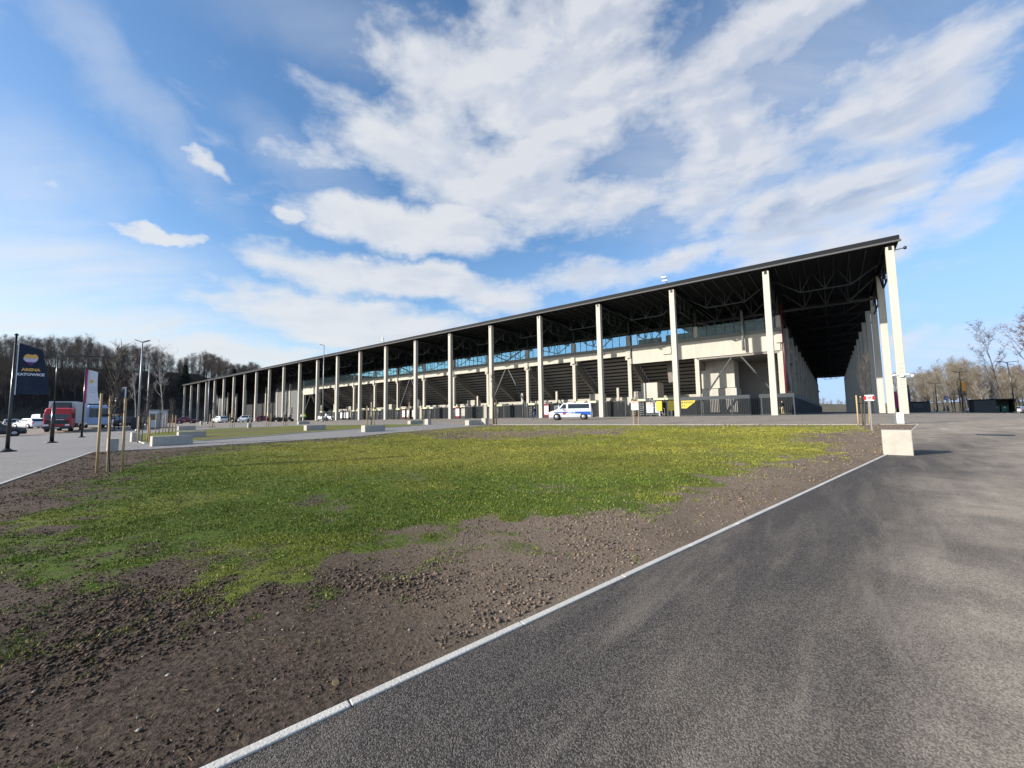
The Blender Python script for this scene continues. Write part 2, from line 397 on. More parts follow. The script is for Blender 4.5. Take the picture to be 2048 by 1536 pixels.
gy = np.unique(np.concatenate([np.arange(-10, 90, 1.25), np.arange(-60, 330, 5.), np.arange(-400, 3200, 80.)]))
go = sheet('ground', [(-2400, -400), (2400, -400), (2400, 3199), (-2400, 3199)], gx, gy, -.06, M['rough']); tag(go, kind='structure')
pz = sheet('plaza', [(-46, -4), (70, -4), (150, 50), (150, 120), (95, 215), (-60, 260), (-175, 205), (-120, 90), (-86, 40), (-60, 8)], np.arange(-200, 170, 1.5), np.arange(-6, 262, 1.5), 0, M['plaza']); tag(pz, kind='structure')
pv_poly = [lext]+left_edge[::-1]+P((985, 849), (860, 846.5), (600, 849), (420, 855), (250, 862), (20, 872), (-250, 888))+[(-50, 6)]
pv = sheet('pavement', pv_poly, np.arange(-90, 20, 1.), np.arange(0, 70, 1.), .007, M['paving']); tag(pv, kind='structure')
rd_poly = [kst, kb, kcorner, at(1960, 842)[:2], (75, 40), (60, -5), (kst[0], -5)]
rd = sheet('road', rd_poly, np.arange(-8, 80, .75), np.arange(-6, 60, .75), .006, M['asphalt']); tag(rd, kind='structure')
# turf cover
TURF = [(40, 1075), (120, 1010), (230, 960), (330, 915), (500, 893), (700, 880), (850, 862), (1000, 853), (1300, 852), (1500, 853), (1700, 852), (1740, 858), (1620, 868), (1570, 885), (1690, 893), (1640, 912), (1560, 925), (1450, 950), (1380, 968), (1300, 1005), (1210, 1022), (1100, 1040), (1010, 1065), (900, 1068), (830, 1072), (760, 1095), (700, 1120), (620, 1140), (500, 1165), (440, 1182), (400, 1170), (380, 1140), (300, 1105), (180, 1125), (100, 1135), (0, 1152), (-160, 1160), (-160, 1085)]
HOLES = [([(820, 866), (1000, 860), (1290, 856), (1240, 868), (1050, 877), (900, 878)], .75), ([(560, 1012), (640, 1000), (730, 1012), (700, 1034), (580, 1032)], .7),
         ([(700, 950), (870, 952), (860, 968), (720, 966)], .5), ([(350, 1085), (560, 1090), (540, 1125), (380, 1125)], .6), ([(1000, 968), (1130, 972), (1100, 985), (1010, 985)], .45),
         ([(1380, 896), (1560, 900), (1500, 915), (1390, 912)], .35), ([(130, 1000), (330, 985), (420, 1005), (260, 1040)], .3), ([(380, 905), (560, 900), (640, 915), (420, 925)], .2)]
EXTRA = [([(-100, 1225), (150, 1215), (330, 1262), (260, 1335), (-100, 1345)], .30), ([(430, 1195), (560, 1180), (520, 1260), (430, 1270)], .16)]
def pix(x, y, z=None):
    return proj(x, y, G(x, y) if z is None else z)
def turf(x, y):
    px, py = pix(x, y); jx = (fbm(x*1.1, y*1.1)-.5); jy = (fbm(x*1.1+50, y*1.1+9)-.5)
    sc = np.clip(py-828, 12, 400); j2 = fbm(x*4, y*4+20, 3)-.5; qx = px+jx*sc*1.5+j2*sc*.9; qy = py+jy*sc*.45+j2*sc*.35
    def soft(poly, w):
        d = seg_dist(qx, qy*1, poly); s = np.where(inside(qx, qy, poly), 1, -1)
        return ss(.5+s*d/(sc*w*2))
    m = soft(TURF, .30)
    for p, k in HOLES: m = m*(1-k*soft(p, .15))
    for p, k in EXTRA: m = np.maximum(m, k*soft(p, .2))
    m = m*(.62+.85*(fbm(x*.9+5, y*.9)-.15))
    yel = ss((985-py)/75)*ss((px-150)/550)*(.55+.9*(fbm(x*.4, y*.4)-.2))
    yel = yel*(1-.75*ss(1-np.abs(py-965-.03*(px-800))/40)*ss((px-600)/300))
    yel = np.maximum(yel, .4*ss((fbm(x*.8+9, y*.8+3)-.5)/.2))
    dry = np.clip(.12+.95*ss((px-600)/600)+.5*(fbm(x*.5, y*.5+40)-.5), 0, 1)*ss((1500-py)/500+.35)
    bad = (y < .3)
    return [np.where(bad, 0, np.clip(q, 0, 1)) for q in (m, dry, yel)]
def set_turf(o, const=None):
    me = o.data; n = len(me.vertices); co = np.empty(n*3); me.vertices.foreach_get('co', co); co = co.reshape(-1, 3)
    if const is None: m, d, y = turf(co[:, 0], co[:, 1])
    else:
        f = fbm(co[:, 0]*.3, co[:, 1]*.3); m = np.clip(const[0]+1.6*(f-.45), 0, 1); d = np.full(n, const[1]); y = np.full(n, const[2])
    c = np.ones((n, 4), np.float32); c[:, 0] = m; c[:, 1] = d; c[:, 2] = y
    a = me.color_attributes.new('turf', 'FLOAT_COLOR', 'POINT'); a.data.foreach_set('color', c.ravel())
KD = [kst, kb, kcorner]
def relief(x, y):
    e = np.clip(seg_dist(x, y, lawn_poly)/.35, 0, 1)
    return np.maximum((.030*(fbm(x*2.1, y*2.1, 5)-.5)+.022*(fbm(x*9, y*9, 3)-.5)*(y < 14)+.05*(fbm(x*.35, y*.35, 2)-.5))*e, -.003)
ly = [-4., -1., .6]
while ly[-1] < 42: ly.append(ly[-1]+max(.05, .013*ly[-1]))
lw = sheet('lawn', lawn_poly, np.unique(np.concatenate([np.arange(-34, 24, .30), np.arange(-8, 8, .10)])), ly, .010, M['lawn'], relief); tag(lw, kind='structure'); set_turf(lw)
l2 = sheet('lawn', lawn2_poly, np.arange(-50, 0, .7), np.arange(18, 62, .6), .05, M['lawn']); tag(l2, kind='structure'); set_turf(l2, (.62, .6, .6))
# kerbs: concrete edging stones laid end to end
def kerb(name, pts, w, up, seg=1.0, closed=False):
    mb = MB(); pts = [np.array(p) for p in pts]
    for a, b in zip(pts[:-1], pts[1:]):
        L = np.hypot(*(b-a)); n = max(1, int(round(L/seg))); d = (b-a)/L; r = np.array([d[1], -d[0]])
        for i in range(n):
            p = a+d*(L*i/n+.002); q = a+d*(L*(i+1)/n-.002); j = (random.random()-.5)*.003; z0, z1 = g1(*p)+up+j, g1(*q)+up+j
            P4 = [(p-r*w/2), (p+r*w/2), (q+r*w/2), (q-r*w/2)]; zz = [z0, z0, z1, z1]
            mb.hexa([(c[0], c[1], z-.25) for c, z in zip(P4, zz)]+[(c[0], c[1], z) for c, z in zip(P4, zz)])
    o = mb.build(name, M['kerb'], bevel=.006); tag(o, kind='structure'); return o
kerb('kerb', [kst, kb, kcorner], .048, .014)
kerb('kerb', [kcorner]+far_edge, .08, .03)
kerb('kerb', [far_edge[-1]]+left_edge[:-1], .06, .03)
kerb('kerb', [left_edge[-2], left_edge[-1], lext], .06, .03)
kerb('kerb', lawn2_poly+[lawn2_poly[0]], .08, .055)
# loose grass blades and soil crumbs of the near lawn
def scatter(n, ymax, pw):
    u_ = rng.random(n); y = 1.0*(ymax/1.0)**(u_**pw)
    lo = -1.35*y-1; hi = 1.35*y+1; x = lo+(hi-lo)*rng.random(n); x = np.clip(x, -34, 24)
    k = inside(x, y, lawn_poly) & (seg_dist(x, y, lawn_poly) > .07); return x[k], y[k]
def from_np(name, v, f, tint, m, fs):
    me = bpy.data.meshes.new(name); me.vertices.add(len(v)); me.vertices.foreach_set('co', v.astype(np.float32).ravel())
    me.loops.add(f.size); me.loops.foreach_set('vertex_index', f.astype(np.int32).ravel()); nf = f.size//fs
    me.polygons.add(nf); me.polygons.foreach_set('loop_start', np.arange(0, f.size, fs, dtype=np.int32)); me.polygons.foreach_set('loop_total', np.full(nf, fs, np.int32))
    a = me.color_attributes.new('tint', 'FLOAT_COLOR', 'POINT'); a.data.foreach_set('color', np.column_stack([tint, np.ones(len(tint))]).astype(np.float32).ravel())
    me.materials.append(m); me.update(calc_edges=True); o = bpy.data.objects.new(name, me); COL.objects.link(o); return o
x, y = scatter(1700000, 38, .74); mk, dr, ye = turf(x, y)
fine = fbm(x*6, y*6, 3); cl = mk+(fine-.5)*1.2+(fbm(x*1.7+8, y*1.7, 3)-.5)*.6
k = cl > .24+.75*rng.random(len(x)); x, y, ye, fine = x[k], y[k], ye[k], fine[k]
n = len(x); z = G(x, y)+.010+relief(x, y)
hh = (.004+.014*rng.random(n)**2)*(1+.05*y)*(.6+.9*fbm(x*2.3, y*2.3, 3)); ww = (.0035+.002*rng.random(n))*(1+.15*y); az = rng.random(n)*2*PI; ln = .5+rng.random(n)*.9; la = rng.random(n)*2*PI
v = np.empty((n, 3, 3)); v[:, 0] = np.column_stack([x-np.cos(az)*ww, y-np.sin(az)*ww, z-.01]); v[:, 1] = np.column_stack([x+np.cos(az)*ww, y+np.sin(az)*ww, z-.01])
v[:, 2] = np.column_stack([x+np.cos(la)*hh*ln, y+np.sin(la)*hh*ln, z+hh])
br = (.6+.8*rng.random(n))[:, None]; yy = np.clip(ye+.3*(rng.random(n)-.5), 0, 1)[:, None]
tint = ((1-yy)*np.array([.095, .14, .020])+yy*np.array([.235, .225, .035]))*br; dead = rng.random(n) < .08; tint[dead] = np.array([.34, .27, .14])
tint = np.clip(tint*(.6+.8*fine)[:, None]*(.65+.75*fbm(x*.7+60, y*.7, 3))[:, None], 0, .6)
go = from_np('grass', v.reshape(-1, 3), np.arange(n*3), np.repeat(tint, 3, 0), M['blade'], 3); tag(go, kind='stuff')
print('blades', n)
# crumbs: squashed irregular octahedra
def crumbs(name, x, y, size, tint):
    n = len(x); z = G(x, y)+.010+relief(x, y); b = np.array([(1, 0, 0), (0, 1, 0), (-1, 0, 0), (0, -1, 0), (0, 0, 1), (0, 0, -1.)])
    v = b[None]*(.55+.8*rng.random((n, 6, 1)))+.25*(rng.random((n, 6, 3))-.5); a = rng.random(n)*2*PI; c_, s_ = np.cos(a)[:, None], np.sin(a)[:, None]
    X = v[..., 0]*c_-v[..., 1]*s_; Y = v[..., 0]*s_+v[..., 1]*c_; v = np.stack([X, Y, v[..., 2]*.7], -1)*size[:, None, None]+np.stack([x, y, z+size*.2], -1)[:, None]
    f = np.array([(0, 1, 4), (1, 2, 4), (2, 3, 4), (3, 0, 4), (1, 0, 5), (2, 1, 5), (3, 2, 5), (0, 3, 5)]); f = (f[None]+6*np.arange(n)[:, None, None])
    o = from_np(name, v.reshape(-1, 3), f.ravel(), np.repeat(tint, 6, 0), M['clod'], 3); tag(o, kind='stuff'); return o
x, y = scatter(420000, 26, .78); mk, dr, ye = turf(x, y); cl_ = fbm(x*1.6+3, y*1.6, 3)
k = (mk < .35+.2*rng.random(len(x))) & (rng.random(len(x)) < .25+1.3*(cl_-.25)); x, y, dr, cl_ = x[k], y[k], dr[k], cl_[k]
size = (.0024+.0085*rng.random(len(x))**4)*(1+.12*y)*(.6+1.0*(cl_-.2)+2.2*np.clip(fbm(x*.8+30, y*.8, 2)-.62, 0, 1)); br = (.5+1.3*rng.random(len(x))**1.5)[:, None]
d_ = dr[:, None]; crumbs('soil_crumbs', x, y, size, ((1-d_)*np.array([.058, .042, .031])+d_*np.array([.17, .128, .098]))*br); print('crumbs', len(x))
x, y = scatter(5200, 24, .8); k = rng.random(len(x)) < .35; x, y = x[k], y[k]
crumbs('pebbles', x, y, (.0035+.007*rng.random(len(x))**3)*(1+.1*y), np.array([.27, .24, .20])*(.6+.7*rng.random(len(x)))[:, None])
x, y = scatter(60000, 16, .8); mk, dr, ye = turf(x, y); k = (mk < .5) & (rng.random(len(x)) < .3*ss((fbm(x*1.3, y*1.3+70, 3)-.42)/.25)+.03); x, y = x[k], y[k]; n = len(x); z = G(x, y)+.010+relief(x, y)+.004
az = rng.random(n)*2*PI; ln = (.010+.03*rng.random(n))*(1+.08*y); ww = .0011*(1+.3*y); v = np.empty((n, 3, 3)); v[:, 0] = np.column_stack([x-np.sin(az)*ww, y+np.cos(az)*ww, z]); v[:, 1] = np.column_stack([x+np.sin(az)*ww, y-np.cos(az)*ww, z+.002]); v[:, 2] = np.column_stack([x+np.cos(az)*ln, y+np.sin(az)*ln, z+.004*rng.random(n)])
tag(from_np('straw', v.reshape(-1, 3), np.arange(n*3), np.repeat(np.array([.24, .19, .11])*(.4+.8*rng.random(n))[:, None], 3, 0), M['clod'], 3), kind='stuff')
# distant hills and the wooded slope on the left
def ridge(name, pts, depth, m, hs):
    """a long low hill: spine points (x, y, height), with noise"""
    mb = MB(); n = 60; rows = []
    P_ = [Vector((a, b, c)) for a, b, c in pts]
    for i in range(n+1):
        t = i/n*(len(P_)-1); k = min(int(t), len(P_)-2); p = P_[k].lerp(P_[k+1], t-k); d = (P_[k+1]-P_[k]); d.z = 0; d.normalize(); r = Vector((d.y, -d.x, 0))
        row = []
        for j in range(9):
            s_ = (j-4)/4; h = p.z*(math.cos(s_*PI/2)**1.3 if abs(s_) < 1 else 0)*(1+hs*(vn(np.array(i*.45), np.array(j*.6))-.5)); q = p+r*s_*depth
            row.append((q.x, q.y, g1(q.x, q.y)-.4+h))
        rows.append(row)
    for i in range(n):
        for j in range(8): mb.quad(rows[i][j], rows[i+1][j], rows[i+1][j+1], rows[i][j+1])
    for k in range(len(mb.sm)): mb.sm[k] = True
    o = mb.build(name, m); tag(o, kind='structure'); return o
ridge('hill', [(-330, -80, 30), (-250, 20, 34), (-243, 110, 34), (-250, 200, 32), (-220, 290, 30), (-150, 370, 22), (-60, 440, 10)], 88, M['hill'], .3)
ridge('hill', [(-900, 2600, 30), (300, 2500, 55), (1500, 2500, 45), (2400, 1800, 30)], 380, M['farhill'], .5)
ridge('hill', [(60, 420, 5), (160, 330, 6), (260, 200, 5), (300, 60, 6)], 50, M['rough'], .3)
# ------------------------------------------------------------------ painted lines and covers
def marking(px0, px1, w, m='line', name='road_marking'):
    a = np.array(at(*px0)[:2]); b = np.array(at(*px1)[:2]); d = (b-a)/np.hypot(*(b-a)); r = np.array([d[1], -d[0]])*w/2; mb = MB(); n = 8
    for i in range(n):
        p = a+(b-a)*i/n; q = a+(b-a)*(i+1)/n
        mb.quad(*[(c[0], c[1], g1(c[0], c[1])+.0115) for c in (p-r, q-r, q+r, p+r)])
    o = mb.build(name, M[m]); o.data.flip_normals() if o.data.polygons[0].normal.z < 0 else None
    tag(o, kind='structure')
marking((2006, 856), (2100, 857.5), .30); marking((1880, 858), (1898, 858.6), .35); marking((1838, 848.2), (1882, 848), .12)
# ------------------------------------------------------------------ the stadium (local frame: x = b inward, y = a along the front, z up)
ZA = .95; ZT = 16.97
st = root('stadium', (X0, Y0, 0), BROT, 'huge football stadium with an overhanging black roof on tall concrete pillars', 'stadium')
NA, NB = 23, 18
AL, BL = NA*S, NB*SR
def bld(mb, name, m, label=None, bevel=0, parent=None): return mb.build(name, m, parent or st, bevel=bevel, label=label)
# forecourt slab under the canopy is part of the setting
ap = MB(); ap.box(-1.2, BL+2, -1.2, AL+3, .55, ZA)
apo = ap.build('pavement', M['apron']); apo.location = (X0, Y0, 0); apo.rotation_euler = (0, 0, BROT); tag(apo, kind='structure')
def col_mb(): return MB().box(0, .62, -.31, .31, ZA-.1, ZT-.35)
for n in range(NA+1):
    mb = MB(); mb.box(-.31, .31, n*S-.3, n*S+.3, ZA-.1, ZT-.38); c = bld(mb, 'pillar', M['conc'], bevel=.025)
    MBc = MB(); MBc.box(-.22, .22, n*S-.2, n*S+.2, ZT-.38, ZT-.05); MBc.box(-.34, -.31, n*S-.12, n*S+.12, ZT-.75, ZT-.3); bld(MBc, 'bracket', M['steel'], parent=c)
for k in range(1, NB+1):
    mb = MB(); mb.box(k*SR-.3, k*SR+.3, -.31, .31, ZA-.1, ZT-.38); c = bld(mb, 'pillar', M['conc'], bevel=.025)
    if k < 7:
        cam = MB(); cam.bar((k*SR, -.3, ZT-.55), (k*SR, -.95, ZT-.5), .06); cam.lathe([(.04, -.15), (.11, -.11), (.11, .09), (.04, .15)], (k*SR, -1.05, ZT-.5), 10); bld(cam, 'spotlight', M['black'], parent=c)
cam = MB(); cam.bar((0, -.3, ZT-.75), (0, -.95, ZT-.7), .07); cam.lathe([(.04, -.15), (.12, -.11), (.12, .09), (.04, .15)], (0, -1.05, ZT-.7), 10); bld(cam, 'spotlight', M['black'])
# roof: ring of deep canopies, soffit slightly lower inward
RO = -.55; RI = 26.3
def roof(b0, b1, a0, a1, zo=0):
    mb = MB(); mb.box(b0, b1, a0, a1, ZT+zo, ZT+.28+zo); return mb
rf = MB(); rf.box(RO, RI, RO+.02, AL+.6, ZT, ZT+.3)
rf.box(RI+.003, BL-12, RO+.02, 26.3, ZT, ZT+.3); rf.box(BL-12+.003, BL+.6, RO+.02, AL+.6, ZT, ZT+.3)
rf.box(RI+.003, BL-12, AL-86, AL+.6, ZT, ZT+.3)
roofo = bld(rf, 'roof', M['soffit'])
fa = MB(); fa.box(RO-.12, RO, RO-.12, AL+.72, ZT+.02, ZT+.44); fa.box(RO, BL+.7, RO-.12, RO, ZT+.02, ZT+.44); bld(fa, 'fascia', M['fascia'], parent=roofo)
gt = MB(); gt.box(RO-.22, RO-.003, RO-.22, AL+.85, ZT-.17, ZT-.02); bld(gt, 'gutter', M['fascia2'], parent=roofo)
# corrugation ribs of the soffit
rb = MB()
for i in range(int(AL/1.25)):
    a = .3+i*1.25; rb.box(.3, RI-.2, a, a+.14, ZT-.09, ZT-.002)
for i in range(int((BL-RI-12)/1.25)):
    b = RI+.5+i*1.25; rb.box(b, b+.14, .3, 21.2, ZT-.09, ZT-.002)
bld(rb, 'soffit_ribs', M['steel'], parent=roofo)
# bowstring trusses between the pillars, three rows deep, and rafters over every pillar line
def bow(mb, p0, p1, drop, w=.13):
    p0 = Vector(p0); p1 = Vector(p1); d = p1-p0; lo = Vector((0, 0, -drop))
    q1 = p0+d*.28+lo; q2 = p0+d*.72+lo; q3 = p0+d*.5+lo
    mb.bar(p0, q1, w); mb.bar(q1, q2, w); mb.bar(q2, p1, w)
    for t in (.28, .5, .72): mb.bar(p0+d*t, p0+d*t+lo, w*.7)
    mb.bar(p0+d*.39, q1, w*.6); mb.bar(p0+d*.39, q3, w*.6); mb.bar(p0+d*.61, q3, w*.6); mb.bar(p0+d*.61, q2, w*.6)
zt = ZT-.2
for n in range(NA):
    mb = MB()
    bow(mb, (4.6, n*S, zt), (4.6, (n+1)*S, zt), 2.0)
    bow(mb, (10.44, n*S+.2, zt), (10.44, (n+1)*S-.2, zt), 2.6, .16)
    mb.bar((10.44, n*S+.3, 14.1), (10.44, (n+1)*S-.3, 14.1), .16, .28)
    bld(mb, 'truss', M['steel'])
for n in range(NA+1):
    mb = MB(); a = n*S
    mb.box(.35, RI-.3, a-.12, a+.12, ZT-.55, ZT-.10)
    for b0, b1, dz in ((.5, 10.3, 2.0), (10.6, 25.5, 2.3)): bow(mb, (b0, a, ZT-.5), (b1, a, ZT-.5), dz, .13)
    bld(mb, 'rafter', M['steel'])
for k in range(2, NB-1):
    mb = MB(); b = k*SR
    mb.box(b-.12, b+.12, .35, 21, ZT-.55, ZT-.10); bow(mb, (b, .5, ZT-.5), (b, 9.6, ZT-.5), 1.6, .11)
    bow(mb, (b-SR+.3, 5, zt), (b-.3, 5, zt), 2.0)
    bld(mb, 'rafter', M['steel'])
# inner rows of concrete columns with corbels
B1 = SR
def inner(b, a, top, corb=True, x=True):
    mb = MB(); mb.box(b-.28, b+.28, a-.28, a+.28, ZA-.1, top)
    if corb: mb.box(b-.30, b+.34, a-.62, a+.62, 9.85, 10.42)
    c = bld(mb, 'column', M['conc'], bevel=.02)
    if top > 12.5: bld(MB().box(b-.14, b+.14, a-.14, a+.14, top, ZT-.1), 'steel_post', M['steel'], parent=c)
for n in range(1, 15): inner(B1, n*S, 13.64, n not in (1,))
for n in range(15, 23): inner(B1, n*S, 13.3 if n % 2 else 12.2, False)
for k in range(2, NB): inner(k*SR, S, 13.64)
# edge beam: shallow in the middle, deep at both ends
for n in range(1, 14):
    deep = n in (1, 2) or n >= 13; mb = MB(); z0 = 9.12 if deep else 10.48
    mb.box(B1-.42, B1-.283, n*S-.1 if n == 1 else n*S+.004, (n+1)*S-.004, z0, 11.55)
    o = bld(mb, 'edge_beam', M['conc'], bevel=.01)
    bl = MB(); bl.box(B1-.60, B1-.423, n*S+3.4 if n == 2 else n*S-.35, (n*S+4.6) if n == 2 else n*S+.35, 10.1, 11.2)
    bld(bl, 'bearing_block', M['conc'], parent=o)
mb = MB(); mb.box(B1-.50, B1-.285, S-.2, 14*S, 11.555, 12.05); bld(mb, 'parapet_band', M['band'])
# glass windscreen above the beam, one panel row per bay, and posts
for n in range(1, 14):
    g = MB(); N_ = 8; gp = None
    for i in range(N_):
        a0 = n*S+.3+i*(S-.6)/N_; a1 = a0+(S-.6)/N_
        g.box(B1-.36, B1-.345, a0+.04, a1-.04, 12.06, 13.72 if n > 1 else 13.5); g.cm = 1; g.box(B1-.39, B1-.32, a0-.035, a0+.035, 12.05, 13.8); g.cm = 0
    bld(g, 'glass_panel', [M['glass'], M['steel2']])
# grey rooms behind the glass at the right end
mb = MB(); mb.box(B1+4.0, B1+4.2, S*1.1, S*2.55, 11.6, 13.75); mb.box(B1+4.0, B1+4.2, S*2.62, S*3.0, 11.6, 13.6); mb.box(B1+4.2, B1+9, S*1.1, S*1.15, 11.6, 13.7)
bld(mb, 'lounge_wall', M['cladgrey'])
# X bracing
def brace(n, zl, zh, apex=True, b=B1-.10):
    mb = MB(); am = (n+.5)*S
    for s_ in (-1, 1): mb.bar((b, am+s_*.35, zh) if apex else (b, am, zl), (b, (n+.5+s_*.46)*S, zl) if apex else (b, (n+.5+s_*.47)*S, zh), .2)
    bld(mb, 'diagonal_brace', M['steel2'])
for n in (1, 5, 8, 13): brace(n, 3.0, 9.15 if n in (1, 13) else 10.45)
for n in (1, 5, 8): brace(n, 12.1, 14.2, False, B1-.15)
# terrace: stepped precast deck on raking beams
for n in range(1, 14):
    mb = MB(); ns = 15
    for i in range(ns):
        b0 = B1+.1+i*.86; z1 = 11.45-i*.50
        if n == 2 and False: continue
        mb.box(b0, b0+.14, n*S+.02, (n+1)*S-.02, z1-.36, z1); mb.box(b0+.14, b0+1.04, n*S+.02, (n+1)*S-.02, z1-.15, z1-.01)
        mb.cm = 1; mb.box(b0+1.003, b0+1.04, n*S+.02, (n+1)*S-.02, z1-.52, z1-.153); mb.cm = 0  # plate behind each step gap, coloured black to stand in for shade
    if n in (1,): 
        mb = MB()
        for i in range(4):
            b0 = B1+.1+i*.86; z1 = 11.45-i*.5; mb.box(b0, b0+.14, n*S+.02, (n+1)*S-.02, z1-.62, z1); mb.box(b0+.14, b0+.86, n*S+.02, (n+1)*S-.02, z1-.62, z1-.48)
        mb.box(B1-.28, B1+16, n*S+.02, (n+1)*S-.02, 8.85, 9.4); mb.box(B1+9, B1+9.3, n*S+.02, 2.15*S, ZA, 8.84)
    bld(mb, 'terrace', [M['deck'], M['hall']])
for n in range(1, 15):
    a = n*S; mb = MB(); L = 12.9
    mb.hexa([(B1+.1, a-.25, 9.5), (B1+.1+L, a-.25, 2.0), (B1+.1+L, a+.25, 2.0), (B1+.1, a+.25, 9.5), (B1+.1, a-.25, 10.83), (B1+.1+L, a-.25, 3.33), (B1+.1+L, a+.25, 3.33), (B1+.1, a+.25, 10.83)])
    mb.box(B1+9.0, B1+9.5, a-.25, a+.25, ZA, 4.9)
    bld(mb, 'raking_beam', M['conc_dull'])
# concourse: low wall, stub piers, kiosks
mb = MB(); mb.box(B1+7.6, B1+7.85, S*2.1, S*13.9, ZA, 4.35); bld(mb, 'concourse_wall', M['conc2'])
mb = MB()
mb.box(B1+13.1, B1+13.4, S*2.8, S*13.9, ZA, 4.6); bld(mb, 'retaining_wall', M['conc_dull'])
for i in range(3, 14):
    mb = MB(); a = (i+.52)*S-2*(i % 2); mb.box(B1+2.2, B1+2.5, a-.18, a+.18, ZA, 5.7); bld(mb, 'pier', M['conc'])
for i in (3, 6, 9, 11):
    mb = MB(); a = (i+.75)*S; mb.box(B1+2.6, B1+4.6, a-1.1, a+1.1, ZA, 4.9); bld(mb, 'kiosk', M['conc2'], bevel=.02)
# stair cores in the end bay
core = MB(); core.box(B1+3.4, B1+7, S+5.9, S+10.3, 4.9, 8.9); core.box(B1+3.15, B1+7, S+5.7, S+10.25, ZA, 4.82); co = bld(core, 'stair_core', M['conc'], bevel=.02)
land = MB(); land.box(B1+1.4, B1+4.4, 26.2, 28.8, 3.6, 6.15); land.box(B1+1.4, B1+4.4, 28.805, 30.5, 3.6, 4.9); land.box(B1+2, B1+4, 27.5, 30, ZA, 3.6)
bld(land, 'stair_landing', M['conc'], bevel=.02)
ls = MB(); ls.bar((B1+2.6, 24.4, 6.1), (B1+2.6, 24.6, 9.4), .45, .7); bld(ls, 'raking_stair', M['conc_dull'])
# side front (right hand, in shade): concrete wall panels over a dark base
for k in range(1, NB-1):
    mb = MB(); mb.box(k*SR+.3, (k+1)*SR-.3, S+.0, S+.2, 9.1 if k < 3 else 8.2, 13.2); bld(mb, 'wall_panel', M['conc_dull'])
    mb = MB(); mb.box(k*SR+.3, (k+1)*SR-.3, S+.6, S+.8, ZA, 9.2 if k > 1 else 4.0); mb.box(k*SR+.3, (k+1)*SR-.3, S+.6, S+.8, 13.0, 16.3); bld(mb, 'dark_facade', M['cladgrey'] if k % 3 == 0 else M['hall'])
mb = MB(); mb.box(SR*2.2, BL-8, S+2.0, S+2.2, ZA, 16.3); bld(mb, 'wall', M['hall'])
# halls at the left end
mb = MB(); mb.box(B1+5.5, B1+5.8, S*14.05, S*22.6, ZA, 16.7); mb.box(B1+.2, B1+5.5, S*22.4, S*22.6, ZA, 16.7); mb.box(B1+.3, B1+.6, S*14.05, S*16.2, 11.62, 16.6); bld(mb, 'hall_wall', M['hall'])
mb = MB(); mb.box(B1-.1, B1+.28, 141.0, 150.8, ZA, 11.6); mb.box(B1-.1, B1+.28, 150.83, 161.2, ZA, 11.6); hp = bld(mb, 'hall_cladding', M['cladgrey'])
bld(MB().box(B1-.16, B1-.105, 147.2, 148.2, 3.2, 5.3), 'vent', M['black'], parent=hp)
mb = MB(); mb.box(B1-.1, B1+.28, 212, 223.0, ZA, 11.9); bld(mb, 'hall_cladding', M['cladgrey'])
mb = MB(); mb.box(B1+.6, 52, 14.02*S, 14.06*S, ZA, 16.3); bld(mb, 'hall_wall', M['hall'])
# far stands across the pitch, seen through the gaps
mb = MB()
for i in range(16): mb.box(BL-26+i*.9, BL-26+(i+1)*.9-.003, 24, AL-60, ZA, 2.5+i*.5)
bld(mb, 'terrace', M['deck'])
pt = MB(); pt.box(40, BL-32, 30, AL-70, ZA-.02, ZA+.03); bld(pt, 'pitch', mat('pitch_grass', (.05, .12, .02), .95, var=.2, vs=.2))
# rain pipe, steel duct and floodlights
bld(MB().tube([(B1-.9, 13.9, 9.5), (B1-.9, 13.9, 14.9)], .17, 10), 'duct', M['galv'])
mb = MB(); mb.tube([(B1-.38, S-.45, ZA), (B1-.38, S-.45, 15)], .07, 8); bld(mb, 'rain_pipe', M['dkred'])
for n in (3, 6, 9, 12): bld(MB().tube([(B1-.40, n*S-.5, 4), (B1-.40, n*S-.5, 16)], .10, 8), 'rain_pipe', M['steel'])
for a, s_ in ((2.05*S, 1.3), (8.1*S, 1.5)):
    mb = MB(); mb.tube([(.2, a, ZT+.3), (.2, a+.35, ZT+.3+s_*.9)], .05, 6)
    for z, d in ((.55, .2), (.9, .3)): mb.bar((.0, a+d-.2, ZT+.3+z*s_), (.0, a+d+.45, ZT+.34+z*s_), .16, .2)
    bld(mb, 'roof_floodlight', M['galv'])
hl = MB(); hl.box(-.5, -.34, -.12, .12, 4.3, 4.45)
for s_ in (-1, 1): hl.tube([(-.40, s_*.1, 4.45), (-.42, s_*.45, 4.52), (-.42, s_*.62, 4.45)], [.05, .06, .04], 8); hl.lathe([(.03, -.12), (.11, -.09), (.12, 0), (.08, .08), (.02, .1)], (-.42, s_*.72, 4.38), 12)
bld(hl, 'security_camera', M['white'])
# numbers painted on the corner pillar
def text_mesh(txt, size, name, m, parent=None, align='CENTER', ext=.004, bold=0):
    c = bpy.data.curves.new(name, 'FONT'); c.body = txt; c.size = size; c.align_x = align; c.extrude = ext; c.resolution_u = 2; c.offset = bold; c.space_line = 1.0
    o = bpy.data.objects.new(name, c); COL.objects.link(o); dg = bpy.context.evaluated_depsgraph_get(); me = bpy.data.meshes.new_from_object(o.evaluated_get(dg)); bpy.data.objects.remove(o)
    me.materials.clear(); me.materials.append(m); o = bpy.data.objects.new(name, me); COL.objects.link(o)
    if parent: o.parent = parent
    return o
t = text_mesh('27\n26\n25\n24\n23\n22', .36, 'painted_numbers', M['greyink'], st); t.rotation_euler = (PI/2, 0, -PI/2); t.location = (-.316, -.02, 5.35)
bld(MB().box(-.32, -.311, -.22, .22, 3.28, 3.34), 'painted_line', M['greyink'])
